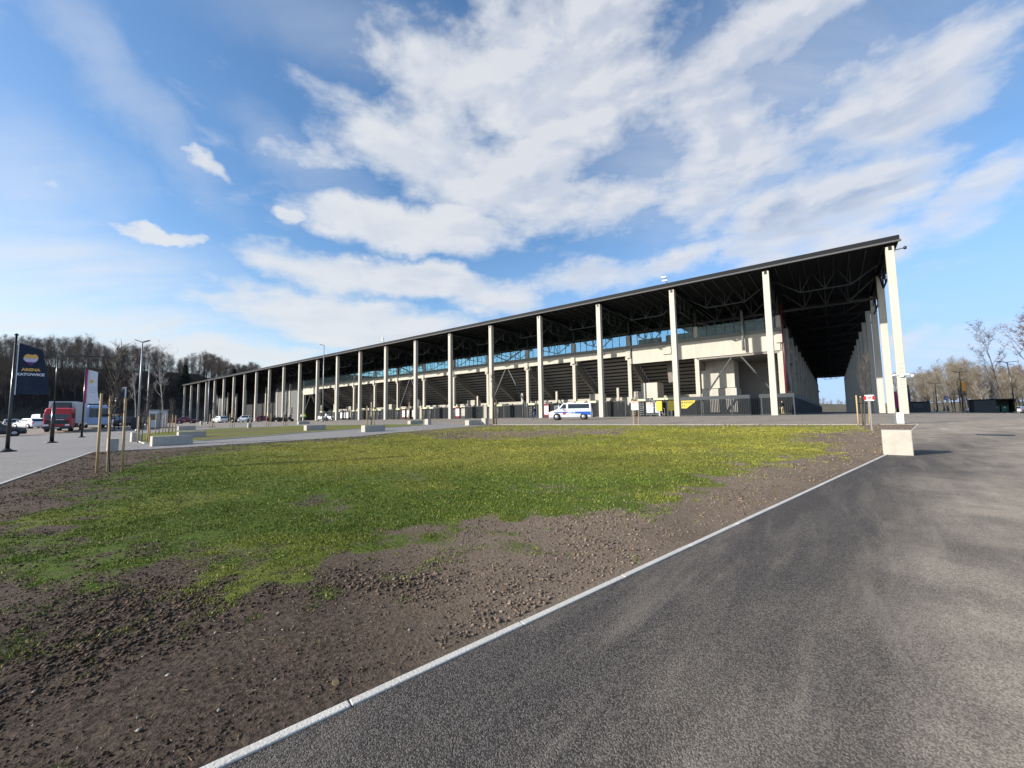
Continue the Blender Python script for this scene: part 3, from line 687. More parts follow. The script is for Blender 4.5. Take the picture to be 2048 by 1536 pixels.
for o_ in (t,): o_.data.update()
# ------------------------------------------------------------------ fences and gates under the stand
FB = B1-1.1
def fence(name, label, segs, gap_from=None):
    """segs: list of (p, q) in building coordinates (b, a)"""
    r = root(name, (X0, Y0, 0), BROT, label, 'fence')
    for (p, q) in segs:
        p = np.array(p, float); q = np.array(q, float); L = np.hypot(*(q-p)); d = (q-p)/L; mb = MB(); n = int(L/.19)
        for i in range(n):
            c = p+d*(L*(i+.5)/n); e = d*.072; k = np.array([d[1], -d[0]])*.03
            P4 = [c-e-k, c+e-k, c+e+k, c-e+k]; mb.hexa([(x[0], x[1], ZA+.10) for x in P4]+[(x[0], x[1], 3.1) for x in P4])
        sp_ = mb.build('slat_panel', M['slat'], r)
        mb = MB(); mb.bar((*p, 3.36), (*q, 3.36), .12, .48); mb.bar((*p, ZA+.08), (*q, ZA+.08), .08, .08); mb.build('header_rail', M['steel2'], r)
        po = MB(); po.box(p[0]-.07, p[0]+.07, p[1]-.07, p[1]+.07, ZA, 3.62); po.build('post', M['steel2'], r)
    return r
fs = [((FB, 8.8), (FB, 12.2)), ((FB, 12.2), (FB, 15.6)), ((FB, 15.6), (FB, 19.4)), ((FB, 19.4), (FB, 23.4))]
fence('fence', 'dark slatted fence with flat header below the right end of the stand', fs)
fence('fence', 'dark slatted security fence running back in the shade along the side of the stadium', [((FB+.1+i*9.6, 8.8), (FB+9.6+i*9.6, 8.8)) for i in range(17)])
# turnstile gates: one thing per bay of the front
gate_names = 'first left of the yellow turnstile cabinets|behind the van|left of the van|fourth from the right|fifth from the right|sixth from the right|seventh from the right|eighth from the right|ninth from the right|tenth from the right|leftmost of the row'.split('|')
for i, n in enumerate(range(2, 13)):
    a0, a1 = (n*S+4.0 if n == 2 else n*S+.45), (n+1)*S-.45
    r = root('turnstile_gate', (*bw(FB, (a0+a1)/2), ZA), BROT, 'dark turnstile gates with pale yellow lintel signs, '+gate_names[i], 'gate', 'turnstile gates in the bays below the stand')
    L = (a1-a0)/2; mb = MB(); x = -L
    while x < L-.1:
        w = random.choice([.12, .16, .22]); mb.box(-.04, .04, x, x+w, .05, 2.35); x += w+.045
    mb.build('slat_panel', M['slat'], r)
    hb = MB(); hb.box(-.1, .1, -L, L, 2.36, 2.5); hb.box(-.12, .5, -L*.15, L*.3, 2.5, 2.72); hb.build('header_rail', M['steel2'], r)
    for y in (-L, -L*.45, 0, L*.5, L-.14): MB().box(-.07, .07, y, y+.14, 0, 2.7).build('post', M['steel2'], r)
    for y in ((L*.12, L*.62) if n != 2 else (L*.2,)):
        sg = MB(); sg.box(-.14, -.075, y-.05, y+1.35, 2.30, 2.62); s_ = sg.build('lintel_sign', M['paleyel'], r)
    tn = MB()
    for y in (L*.3, L*.75):
        tn.tube([(-.25, y, 0), (-.25, y, 2.2)], .035, 6)
        for z in np.arange(.3, 2.1, .3): tn.bar((-.25, y, z), (-.25, y+.55, z), .03)
    tn.build('turnstile', M['galv'], r)
# notice boards on the gates
nb = 0
for n, offs, cols in ((2, (5.3, 6.6), 'oo'), (3, (), ''), (4, (1.4, 3.0, 5.2), 'gpr'), (6, (5.9, 7.6), 'gr'), (8, (2.4, 4.2, 6.0), 'ppr'), (10, (), ''), (11, (1.2, 2.8, 4.4), 'ppw')):
    for o_, c_ in zip(offs, cols):
        a = n*S+o_; nb += 1
        lab = {'o': 'poster board with orange heading', 'g': 'grey poster board', 'p': 'pale poster board', 'r': 'white poster in dark red frame', 'w': 'white poster in dark frame'}[c_]
        wh = {2: 'right of the van', 4: 'left of the van', 6: 'by the wrapped trunk', 8: 'behind the eighth pillar', 11: 'near the white motorcycles'}[n]
        r = root('notice_board', (*bw(FB-.22, a), ZA), BROT, lab+' on the gates '+wh+', '+(('right one', 'left one') if len(offs) == 2 else ('rightmost of three', 'middle one of three', 'leftmost of three'))[offs.index(o_)] , 'notice board', 'notice boards on the gates')
        MB().box(-.04, .04, -.62, .62, .15, 2.45).build('frame', M['dkred'] if c_ == 'r' else M['steel2'], r)
        pm = {'o': M['palewhite'], 'g': M['conc2'], 'p': M['palewhite'], 'r': M['white'], 'w': M['white']}[c_]
        p_ = MB().box(-.055, -.043, -.5, .5, .55, 2.05).build('poster', pm, r)
        tx = MB()
        if c_ == 'o': tx.cm = 1; tx.box(-.062, -.057, -.45, .45, 1.86, 2.0); tx.cm = 0
        for z in np.arange(.75, 1.75, .16): tx.box(-.060, -.056, -.38, .15+.2*random.random(), z, z+.05)
        tx.build('print', [M['greyink'], M['orange']], p_)
# yellow turnstile boxes and yellow boards in the end bay
for i, (x, lab) in enumerate(((1319, 'yellow turnstile cabinet left of the pillar with pale sign above'), (1343, 'yellow turnstile cabinet hard against the left side of the sunlit pillar'))):
    a, z = plane(x, 812, FB-.4); r = root('turnstile_cabinet', (*bw(FB-.4, a), ZA), BROT, lab, 'turnstile', 'yellow turnstile cabinets')
    MB().box(-.2, .2, -.42, .42, .75, 2.2).build('cabinet', M['yellow'], r, bevel=.03); MB().box(-.15, .15, -.12, .12, 0, .75).build('stand', M['galv'], r)
    MB().box(-.1, .0, -.8, .8, 2.36, 2.66).build('lintel_sign', M['paleyel'], r)
a, z = plane(1363, 815, FB-.12); r = root('yellow_banner', (*bw(FB-.12, a), 0), BROT, 'triangular yellow banner with dark print on the slatted fence right of the sunlit pillar', 'banner')
MB().prism([(0, 2.0), (0, 3.1), (-1.9, 3.1), (-1.8, 2.85), (-.7, 2.0)], -.02, .02, 'x').build('cloth', M['yellow'], r)
tx = MB()
for i in range(6): tx.box(-.03, -.022, -.22-i*.26, -.08-i*.26, 2.68+(i % 2)*.05, 2.95)
for i in range(2): tx.box(-.03, -.022, -.25-i*.3, -.1-i*.3, 2.28, 2.45)
tx.build('print', M['ink'], r)
a, z = plane(1308, 805, FB-.3); r = root('hand_rail', (*bw(FB-.35, a), 0), BROT, 'pale sloping stair handrail with mesh infill beside the yellow turnstile cabinets', 'handrail')
mb = MB(); mb.bar((0, .6, 3.6), (0, -1.5, 2.0), .06); mb.bar((0, .6, 2.7), (0, -1.5, 1.1), .05)
for i in range(8): mb.bar((0, .6-i*.3, 3.6-i*.229), (0, .6-i*.3, 2.7-i*.229), .03)
mb.build('rail', M['galv'], r)
# ------------------------------------------------------------------ concrete blocks and benches
def block(px, size, rot, label, group, name='concrete_block', cat='concrete block', pos=None, sink=.02):
    x, y, z = pos or at(*px); w, d, h = size
    o = MB().box(-w/2, w/2, -d/2, d/2, -sink, h).build(name, M['conc2'], bevel=.018); o.location = (x, y, z+.006); o.rotation_euler = (0, 0, rot); tag(o, label, cat, group); return o
def span(pa, pb, d, h, label, group, push=0, name='concrete_bench', cat='bench'):
    a = np.array(at(*pa)[:2]); b = np.array(at(*pb)[:2]); c = (a+b)/2; L = np.hypot(*(b-a)); r = math.atan2(b[1]-a[1], b[0]-a[0])
    n = np.array([-math.sin(r), math.cos(r)]); c = c+n*(d/2+push)
    return block(None, (L, d, h), r, label, group, name, cat, (c[0], c[1], g1(*c)))
GB = 'long concrete bench blocks'; GC = 'concrete cubes along the pavement'
def bench(pl, L, rot, h, label, d=.5):
    """pl: pixel of the near left bottom corner; the long side runs along rot"""
    a = np.array(at(*pl)[:2]); t = np.array([math.cos(rot), math.sin(rot)]); n = np.array([-t[1], t[0]]); c = a+t*L/2+n*d/2
    block(None, (L, d, h), rot, label, GB, 'concrete_bench', 'bench', (c[0], c[1], g1(*c)-.02))
ru = math.atan2(-.618, .786)   # the benches lie parallel to the stadium front
def rect_bench(p_left, p_corner, p_right, h, label, name='concrete_bench', cat='bench', group=GB):
    """three ground corners seen in the photograph: far-left end, near corner, right end of the long side"""
    A, Bc, C_ = [np.array(at(*p)[:2]) for p in (p_left, p_corner, p_right)]
    L = np.hypot(*(C_-Bc)); r = math.atan2(*(C_-Bc)[::-1]); D = max(.42, min(.62, np.hypot(*(A-Bc)))); n = np.array([-math.sin(r), math.cos(r)])
    c = (Bc+C_)/2+n*D/2; block(None, (L, D, h), r, label, group, name, cat, (c[0], c[1], g1(*c)-.015))
BV = math.atan2(V[1], V[0])   # benches and cubes stand square to the stadium front
def bx(px, right, h, label, group=GB, d=.5, name='concrete_bench', cat='bench'):
    """px: corner between the sunlit end and the shaded long side; right: where the long side ends"""
    p = np.array(at(*px)[:2]); t = np.array([math.cos(BV), math.sin(BV)]); n = np.array([-t[1], t[0]]); L = .3
    while L < 6 and proj(*(p+t*L), 0)[0] < right: L += .02
    c = p+t*L/2+n*d/2; block(None, (L, d, h), BV, label, group, name, cat, (c[0], c[1], g1(*c)-.015)); return L
print('bench lengths', [round(q, 2) for q in (
bx((304, 893.5), 385, .47, 'long concrete bench nearest the camera on the left, at the lawn edge'),
bx((357, 878), 412, .45, 'second long concrete bench on the left, just behind the nearest one'),
bx((357, 861), 391, .48, 'third long concrete bench on the left, farthest of the overlapping three'),
bx((613, 862.5), 651, .47, 'concrete bench on the grass strip left of centre, below the lamp post'),
bx((730, 864.5), 770, .46, 'concrete bench at the lawn edge below the seventh and eighth pillars'),
bx((597, 849), 619, .45, 'small distant concrete bench near the person in the yellow vest'),
bx((821, 849.5), 846, .44, 'distant concrete bench just left of a cube in the middle distance'),
bx((938, 851), 962, .46, 'short concrete bench just left of the cube at the lawn tip'),
)])
def cube(px, right, h, label, d=.5): bx(px, right, h, label, GC, d, 'concrete_cube', 'concrete cube')
cube((216.5, 904), 235, .54, 'grey concrete cube seen between the stakes of the nearest young tree')
cube((263, 884), 280, .56, 'grey concrete cube just left of the long benches')
cube((856, 849.5), 862.5, .58, 'pale concrete cube right of the distant bench in the middle distance', .55)
cube((971, 849.5), 977, .60, 'pale concrete cube at the tip of the lawn beside the wrapped tree trunk', .5)
cube((497, 856.5), 503, .58, 'small distant concrete cube in front of the white car', .4)
cube((401, 850), 404, .6, 'small distant pale block by the dark red cars', .4)
cb = block(None, (.50, .46, .57), math.radians(-40.5), 'large pale concrete cube at the end of the kerb by the asphalt road', GC, 'concrete_cube', 'concrete cube', (*(np.array(at(1797, 911)[:2])+np.array([.15, .17])), at(1797, 911)[2]-.01))
x, y, z = at(1803, 848); cb2 = block(None, (.36, .36, .56), math.radians(-42), 'white concrete cube standing on the lawn corner in front of the corner pillar', GC, 'concrete_cube', 'concrete cube', (x+.15, y+.25, z+.03))
cb2.data.materials[0] = mat('white_concrete', (.66, .65, .61), .8, var=.12, vs=3)
# ------------------------------------------------------------------ poles, flags and lamps
def cloth(name, poly_fn, w, h, m, parent, amp=.06, nx=16, ny=22, off=(0, 0, 0)):
    mb = MB(); g = [[None]*(ny+1) for _ in range(nx+1)]
    for i in range(nx+1):
        for j in range(ny+1):
            s_, t_ = i/nx, j/ny; x, z = poly_fn(s_, t_); g[i][j] = (x, wave(x, z, amp), z)
    for i in range(nx):
        for j in range(ny): mb.quad(g[i][j], g[i+1][j], g[i+1][j+1], g[i][j+1])
    for k in range(len(mb.sm)): mb.sm[k] = True
    o = mb.build(name, m, parent); o.location = off; so = o.modifiers.new('solid', 'SOLIDIFY'); so.thickness = .006; so.offset = 0; return o
def wave(x, z, amp): return amp*min(1, max(x, 0)*1.2)*(math.sin(x*3.6+z*1.1)+.5*math.sin(x*7+z*2.3+1))
def drape(o, amp, off=-.012):
    for v_ in o.data.vertices: v_.co.y += wave(v_.co.x, v_.co.z, amp)+off
# tall navy banner with heart emblem
x, y, z = at(14, 904)
fyaw = math.atan2(x, y)*-1   # banners hang square to the approach from the road
r = root('flag', (x, y, z), -fyaw*0+math.radians(36), 'tall navy banner with a gold, white and purple heart at the left edge', 'flag')
H = 5.35
pm_ = MB(); pm_.tube([(0, 0, 0), (0, 0, 1.6), (0, 0, H)], [.075, .06, .04], 10); pm_.lathe([(.06, H), (.08, H+.03), (.03, H+.1)], n=10)
for zz in (2.75, 3.3, 3.9, 4.5): pm_.bar((0, 0, zz), (.11, 0, zz-.02), .035)
pl_ = pm_.build('pole', M['blackpaint'], r)
ba = MB(); ba.lathe([(.30, 0), (.30, .05), (.16, .09), (.09, .16)], n=16); ba.build('base_plate', M['black'], r)
AMPF = .05
def fl(s_, t_): # bottom wider than the top
    w = .72+.34*(1-t_)**.8; zb = 2.62; zt_ = 5.02-.28*s_
    return (.11+s_*w, zb+(zt_-zb)*t_)
cl1 = cloth('cloth', fl, 0, 0, M['flagnavy'], r, AMPF)
ed = MB(); ed.bar((.10, -.02, 2.6), (.10, -.02, 5.03), .03); ed.build('hem', M['palewhite'], cl1)
# heart emblem in three bands
def heart(z0, z1, n=24):
    """polygon of a stylised faceted heart between two heights (unit heart: width 1, height 1)"""
    pts = [(-.5, .62), (-.42, .86), (-.25, 1.0), (-.12, .98), (-.06, .90), (0, .97), (.08, .90), (.2, 1.0), (.38, .95), (.5, .72), (.46, .5), (.3, .28), (.08, 0), (-.02, .0), (-.3, .3), (-.47, .48)]
    out = pts
    for lim, sg in ((z0, 1), (z1, -1)):
        inp, out = out, []
        for i in range(len(inp)):
            a, b = inp[i-1], inp[i]; da = (a[1]-lim)*sg; db = (b[1]-lim)*sg
            if (da >= 0) != (db >= 0): t = da/(da-db); out.append((a[0]+(b[0]-a[0])*t, lim))
            if db >= 0: out.append(b)
    return out
for (z0, z1, mm) in ((.62, 1, 'gold'), (.30, .615, 'lilac'), (0, .295, 'plum')):
    mb = MB(); p = [(0.50+a*.46, 3.98+b*.54) for a, b in heart(z0, z1)]; mb.prism(p, -.003, .003); o = mb.build('emblem', M[mm], cl1); drape(o, AMPF)
for tx, zz, mm, sz in (('ARENA', 3.72, 'gold', .175), ('KATOWICE', 3.50, 'palewhite', .165)):
    o = text_mesh(tx, sz, 'lettering', M[mm], cl1, bold=.008)
    me = o.data
    for v_ in me.vertices: X, Y_, Z_ = v_.co; v_.co = (X+.53, -Z_, Y_+zz)
    drape(o, AMPF, -.014)
# bare mast with a horizontal arm
x, y, z = at(103, 886)
r = root('flag_mast', (x, y, z), math.radians(36), 'bare black mast with a horizontal top arm standing before the red truck', 'mast')
mb = MB(); mb.tube([(0, 0, 0), (0, 0, 2.4)], .10, 10); mb.tube([(0, 0, 2.4), (0, 0, 5.5)], .035, 8); mb.build('pole', M['blackpaint'], r)
MB().bar((0, 0, 5.48), (2.1, 0, 5.56), .045).build('arm', M['blackpaint'], r); MB().lathe([(.28, 0), (.28, .05), (.12, .1)], n=14).build('base_plate', M['black'], r)
# white flag
x, y, z = at(163, 875)
r = root('flag', (x, y, z), math.radians(30), 'white flag with a dark red sleeve and faded print right of the red truck', 'flag')
mb = MB(); mb.tube([(0, 0, 0), (0, 0, 5.65)], [.075, .045], 10); mb.build('pole', M['blackpaint'], r)
MB().lathe([(.24, 0), (.24, .05), (.1, .1)], n=14).build('base_plate', M['black'], r)
MB().bar((.06, 0, 2.75), (.09, 0, 5.5), .09).build('sleeve', M['magenta'], r)
def fw(s_, t_): return (.12+s_*(.60+.26*(1-t_)**4), 2.72+(5.5-.18*s_-2.72)*t_)
c2_ = cloth('cloth', fw, 0, 0, M['flagwhite'], r, .05)
mb = MB(); mb.cm = 0
mb.prism([(.26, 4.42), (.46, 4.40), (.48, 4.66), (.28, 4.7)], -.003, .003); mb.cm = 1
for q, zz in enumerate((4.05, 3.92, 3.72, 3.6, 3.3)): mb.prism([(.28, zz), (.50+.08*(q % 2), zz), (.50+.08*(q % 2), zz+.05), (.28, zz+.05)], -.003, .003)
o = mb.build('print', [M['gold'], M['lilac']], c2_); drape(o, .05)
# far small flags and banners on the left plaza
def small_flag(px, Yd, h, m, label, yaw=.6, w=.7, hh=1.6):
    x, y, z = at(*px) if Yd is None else atd(px[0], Yd)
    r = root('flag', (x, y, z), yaw, label, 'flag'); MB().tube([(0, 0, 0), (0, 0, h)], [.06, .04], 8).build('pole', M['blackpaint'], r)
    MB().lathe([(.24, 0), (.24, .05), (.1, .1)], n=10).build('base_plate', M['black'], r)
    cloth('cloth', lambda s_, t_: (.06+s_*w, h-hh-.1+t_*hh), 0, 0, m, r, .04, 8, 10); return r
small_flag((228, 861.5), None, 5.2, M['blackpaint'], 'black narrow banner on a pole seen between the stakes of the nearest young tree')
small_flag((237, 858), None, 5.6, M['flagwhite'], 'small white and red flag beyond the nearest young tree', .4, .5, 1.4)
small_flag((1787, 830), 62, 3.4, M['magenta'], 'magenta beach flag visible between the two right-hand sunlit pillars', .2, .9, 2.6)
small_flag((1814, 830), 60, 4.3, M['navy'], 'dark purple banner just right of the corner pillar', .2, .7, 3.0)
def lamp_post(x, y, z, h, label, arms='flood', rot=0., lean=0, group='tall lamp posts'):
    r = root('lamp_post', (x, y, z), rot, label, 'lamp post', group)
    MB().tube([(0, 0, -.1), (0, 0, h*.5), (lean, 0, h)], [.11, .085, .055], 10).build('pole', M['galv'] if arms != 'dark' else M['blackpaint'], r)
    MB().lathe([(.2, 0), (.2, .25), (.12, .32)], n=10).build('base', M['galv'], r)
    if arms == 'flood':
        for s_ in (-1, 1):
            hd = MB(); hd.bar((s_*.05, 0, h-.02), (s_*.62, 0, h+.20), .30, .09); hd.build('lamp_head', M['galv'], r)
    elif arms == 'single':
        MB().bar((0, 0, h-.02), (-.75, 0, h+.12), .22, .07).build('lamp_head', M['galv'], r)
    else:
        for s_ in (-1, 1):
            MB().tube([(lean, 0, h-.25), (lean+s_*.4, 0, h-.02), (lean+s_*1.5, 0, h+.05)], .045, 6).build('arm', M['blackpaint'], r)
            MB().bar((lean+s_*1.0, 0, h+.03), (lean+s_*1.9, 0, h+.10), .26, .07).build('lamp_head', M['blackpaint'], r)
    return r
x, y, z = at(275, 864); lamp_post(x, y, z, 9.75, 'tall grey lamp post with paired floodlights standing alone against the sky on the left', 'flood', .4)
x, y, z = atd(293, 62); lamp_post(x, y, z, 9.6, 'slender grey pole behind the pale cabin, right of the tall floodlight post', 'single', 2.4)
x, y, z = at(645, 843); lamp_post(x, y, z, 14.2, 'grey lamp post rising in front of the roof edge beside the thirteenth pillar', 'single', .5)
x, y, z = atd(2029, 70); lamp_post(x, y, z, 8.9, 'tall dark lamp post with double arms at the right edge, before a bare tree', 'dark', 0, -.4)
x, y, z = atd(1926, 80); lp_o = lamp_post(x, y, z, 8.1, 'dark double-arm lamp post carrying an orange box, on the right car park', 'dark', .15)
MB().box(.15, 1.05, -.1, .1, 4.2, 6.1).build('orange_box', M['orange'], lp_o, bevel=.05)
x, y, z = atd(1875, 92); lamp_post(x, y, z, 6.6, 'slim dark lamp post with double arms just left of the blue sign', 'dark', .1)
x, y, z = atd(415, 75); lamp_post(x, y, z, 8.5, 'thin dark lamp post among the leftmost stadium pillars', 'single', .4)
# round blue sign
x, y, z = atd(1894, 78); r = root('road_sign', (x, y, z), 0, 'round blue road sign on a thin post across the right car park', 'road sign')
MB().tube([(0, .04, 0), (0, .04, 3.1)], .035, 6).build('post', M['galv'], r)
MB().lathe([(.40, -.012), (.40, .012)], (0, 0, 2.75), 20, 'y').build('sign_plate', M['signblue'], r); MB().prism([(-.22, 2.66), (.22, 2.66), (.22, 2.72), (.12, 2.74), (.0, 2.92), (-.12, 2.74), (-.22, 2.72)], -.03, -.014).build('symbol', M['palewhite'], r)
# sign boards on stakes
def board(px, w, h, z0, label, yaw, stakes, kind):
    x, y, z = at(*px); z += .05; r = root('sign_board', (x, y, z), yaw, label, 'sign board')
    for s_ in stakes: MB().bar((s_, .02, -.1), (s_, .02, z0+h*(.9 if len(stakes) < 2 else 1.18)), .045, .045).build('stake', M['wood'] if len(stakes) > 1 else M['galv'], r)
    b_ = MB().box(-w/2, w/2, -.02, -.005, z0, z0+h).build('board', M['white'], r)
    mb = MB()
    if kind == 'rose':
        for s_ in (-1, 1): mb.prism([(s_*.13-.04, z0+h*.15), (s_*.13+.04, z0+h*.15), (s_*.13+.045, z0+h*.5), (s_*.13+.03, z0+h*.85), (s_*.13-.03, z0+h*.85), (s_*.13-.045, z0+h*.5)], -.026, -.021)
        mb.box(-.06, .06, -.026, -.021, z0+h*.38, z0+h*.62); mb.box(-.06, .06, -.026, -.021, z0+h*.20, z0+h*.26)
    else:
        mb.box(-w*.42, w*.42, -.026, -.021, z0+h*.86, z0+h*.95)
        for k in range(5): mb.box(-w*.12, w*.1+.03*(k % 2), -.026, -.021, z0+h*(.22+.11*k), z0+h*(.25+.11*k))
    mb.build('print', M['redlamp'] if kind == 'rose' else M['orange'], b_)
board((1744, 862), .29, .24, 1.19, 'small white board with red marks on one thin post near the corner pillar', math.radians(-40), (0.0,), 'rose')
board((1271, 849.5), .50, .62, .98, 'white board with coloured heading on two wooden stakes right of the van', math.radians(-15), (-.12, .22), 'text')
# ------------------------------------------------------------------ trees
def branch_tree(seed, H, spread, trunk_r, clear=.25, nb=26, twigs=900, up=.55, tw=.02, lv2=4, tl=1.0):
    R = random.Random(seed); tk = MB(); cr_ = MB()
    pts = [Vector((0, 0, -.2))]; d = Vector((0, 0, 1))
    nseg = 9
    for i in range(nseg):
        d = (d+Vector((R.uniform(-.07, .07), R.uniform(-.07, .07), .1))).normalized(); pts.append(pts[-1]+d*H*.93/nseg)
    tk.tube(pts, [trunk_r*(1-.93*(i/nseg)**.9) for i in range(nseg+1)], 7, False)
    ends = []
    for i in range(nb):
        t = clear+(1-clear)*(i+R.random())/nb*.97; k = t*nseg; j = min(int(k), nseg-1); p = pts[j].lerp(pts[j+1], k-j)
        a = R.random()*2*PI; L = spread*H*(.35+.65*math.sin(PI*min(1, (1-t)*.9+.12)))*R.uniform(.6, 1.1)
        dd = Vector((math.cos(a), math.sin(a), up+R.uniform(-.2, .5)+t*.5)).normalized(); q = [p]; r0 = max(.012, trunk_r*(1-.9*t)*.5)
        for s_ in range(5): dd = (dd+Vector((R.uniform(-.18, .18), R.uniform(-.18, .18), .12))).normalized(); q.append(q[-1]+dd*L/5)
        (tk if r0 > trunk_r*.2 else cr_).tube(q, [r0*(1-.85*s_/5) for s_ in range(6)], 4, False)
        for m_ in range(lv2):
            s_ = R.randint(1, 4); p2 = q[s_].lerp(q[s_+1], R.random()); a2 = R.random()*2*PI
            d2 = (dd+Vector((math.cos(a2), math.sin(a2), R.uniform(-.1, .6)))*.9).normalized(); q2 = [p2]
            for w_ in range(3): d2 = (d2+Vector((R.uniform(-.2, .2), R.uniform(-.2, .2), .1))).normalized(); q2.append(q2[-1]+d2*L*.16*R.uniform(.7, 1.2))
            cr_.tube(q2, [r0*.42, r0*.32, r0*.24, .006], 3, False); ends += [(q2[-1], d2), (q2[1], d2), (q2[2], d2)]
        ends += [(q[-1], dd), (q[3], dd), (q[4], dd)]
    for i in range(twigs):
        p, dd = R.choice(ends); a = R.random()*2*PI; b = R.uniform(-.3, 1)
        d2 = (dd*.6+Vector((math.cos(a), math.sin(a), b))*.8).normalized(); L = H*.055*R.uniform(.4, 1.2)*tl; q = p+d2*L; sd = d2.cross(Vector((R.random()-.5, R.random()-.5, R.random()-.5))).normalized()*tw
        m_ = p.lerp(q, .5)+Vector((R.uniform(-.1, .1), R.uniform(-.1, .1), .05))*L; i0 = len(cr_.v)
        cr_.v += [tuple(p-sd), tuple(p+sd), tuple(m_+sd*.7), tuple(m_-sd*.7), tuple(q)]
        cr_.f += [(i0, i0+1, i0+2, i0+3), (i0+3, i0+2, i0+4)]; cr_.m += [cr_.cm]*2; cr_.sm += [False]*2
    return tk, cr_
def proto(name, label, group, bark, twig, *a, **k):
    r = root(name, (0, 0, -500), 0, label, 'tree', group); tk, cr_ = branch_tree(*a, **k); tk.build('trunk', M[bark], r); cr_.build('crown', M[twig], r); return r
used = set()
def put(p, x, y, s_, label=None, group=None, rz=None, z=None, sz=None):
    o = p if p.name not in used else copy_tree(p)
    if p.name not in used: used.add(p.name)
    o.location = (x, y, (g1(x, y) if z is None else z)); o.rotation_euler = (0, 0, random.random()*6.28 if rz is None else rz); o.scale = (s_*random.uniform(.9, 1.15),)*2+(s_*(sz or 1),)
    if label: o['label'] = label
    if group: o['group'] = group
    return o
GL = 'leafless trees of the wood on the left'; LL = 'tall leafless grey-brown tree in the dense wood on the left'
fp = [proto('bare_tree', LL, GL, 'barkdk', 'twig', 11+i, 20, (.20, .24, .18, .22)[i], .20, .30, 28, 1500, tw=.013, lv2=5, tl=1.7, up=1.0) for i in range(4)]
def hill_z(x, y):
    return None
from mathutils.bvhtree import BVHTree
hills = [o for o in SC.objects if o.name.startswith('hill')][:1]
me_ = hills[0].data; bvh = BVHTree.FromPolygons([v_.co.copy() for v_ in me_.vertices], [tuple(p.vertices) for p in me_.polygons])
def gz(x, y):
    h = bvh.ray_cast(Vector((x, y, 200)), Vector((0, 0, -1)))
    return max(g1(x, y)-.1, h[0].z-.2 if h[0] else -99)
# wood on the left: rows following the edge of the car park, rising on the slope
spine = [(-150, 20), (-165, 75), (-172, 125), (-185, 180), (-172, 245), (-140, 300)]
cnt = 0
for row in range(12):
    for k in range(60):
        t = (k+random.random())/60*(len(spine)-1); i = min(int(t), len(spine)-2); a, b = np.array(spine[i]), np.array(spine[i+1]); p = a+(b-a)*(t-i); d = (b-a)/np.hypot(*(b-a)); n = np.array([-d[1], d[0]])
        q = p+n*(row*6.5-4+random.uniform(-3, 3)); x, y = q; X, Y = proj(x, y, 10)
        if X < -60 or X > 520 or cnt >= 285: continue
        z = gz(x, y); dist = math.hypot(x, y); target = (178 if X < 120 else 178-(X-120)*.155+8*math.sin(X*.05))/813*y*1.0
        h = min(24, max(12, (target-z+1)))*random.uniform(.76, .98)
        put(fp[(k+row) % 4], x, y, h/20, z=z); cnt += 1
print('wood', cnt)
# undergrowth that closes the foot of the wood
mb = MB(); R = random.Random(5)
for k in range(9000):
    t = R.random()*(len(spine)-1); i = min(int(t), len(spine)-2); a, b = np.array(spine[i]), np.array(spine[i+1]); p = a+(b-a)*(t-i); d = (b-a)/np.hypot(*(b-a)); n = np.array([-d[1], d[0]])
    x, y = p+n*(R.uniform(-6, 34)); z = gz(x, y); h = R.uniform(1.5, 6.5); a_ = R.random()*6.28; w = R.uniform(.04, .22)
    mb.quad((x-w*math.cos(a_), y-w*math.sin(a_), z), (x+w*math.cos(a_), y+w*math.sin(a_), z), (x+R.uniform(-.8, .8), y+R.uniform(-.8, .8), z+h))
tag(mb.build('undergrowth', M['barkdk']), kind='stuff')
# pale birches in front of the wood, one dark pine on its skyline
bp1 = proto('birch_tree', 'pale forked birch with spreading limbs just left of the leftmost pillars', None, 'birch', 'birch', 31, 15, .30, .15, .35, 15, 500, tw=.02, up=.9)
x, y, z = atd(326, 118); put(bp1, x, y, 1.45, z=z, rz=1.0)
bp2 = proto('birch_tree', 'slender white birch just left of the tall floodlight post', None, 'birch', 'birch', 33, 15, .16, .12, .35, 12, 400, tw=.02, up=1.1)
x, y, z = atd(271, 112); put(bp2, x, y, 1.25, z=z)
r = root('pine_tree', (0, 0, 0), 0, 'dark pointed pine rising above the bare wood just left of the stadium', 'tree', None)
tk = MB(); tk.tube([(0, 0, -.2), (0, 0, 16)], [.3, .04], 7); tk.build('trunk', M['barkdk'], r); cw = MB(); R = random.Random(8)
for k in range(2600):
    t = R.random()**.8; zz = 5+t*11.2; rr = (1-t)*3.4*R.uniform(.1, 1)+.15; a_ = R.random()*6.28; p = Vector((math.cos(a_)*rr, math.sin(a_)*rr, zz-rr*.25)); s_ = .5
    cw.quad(p+Vector((R.uniform(-s_, s_), R.uniform(-s_, s_), R.uniform(-.2, .2))), p+Vector((R.uniform(-s_, s_), R.uniform(-s_, s_), R.uniform(-.2, .2))), p+Vector((R.uniform(-s_, s_), R.uniform(-s_, s_), R.uniform(-.1, .4))))
cw.build('crown', M['pine'], r); x, y, z = atd(366, 205); r.location = (x, y, gz(x, y)+4); r.scale = (1.35,)*3
c_ = copy_tree(r); c_['label'] = 'smaller dark pine on the skyline of the wood close to the stadium roof'; x, y, z = atd(466, 245); c_.location = (x, y, gz(x, y)+2); c_.scale = (1.2,)*3
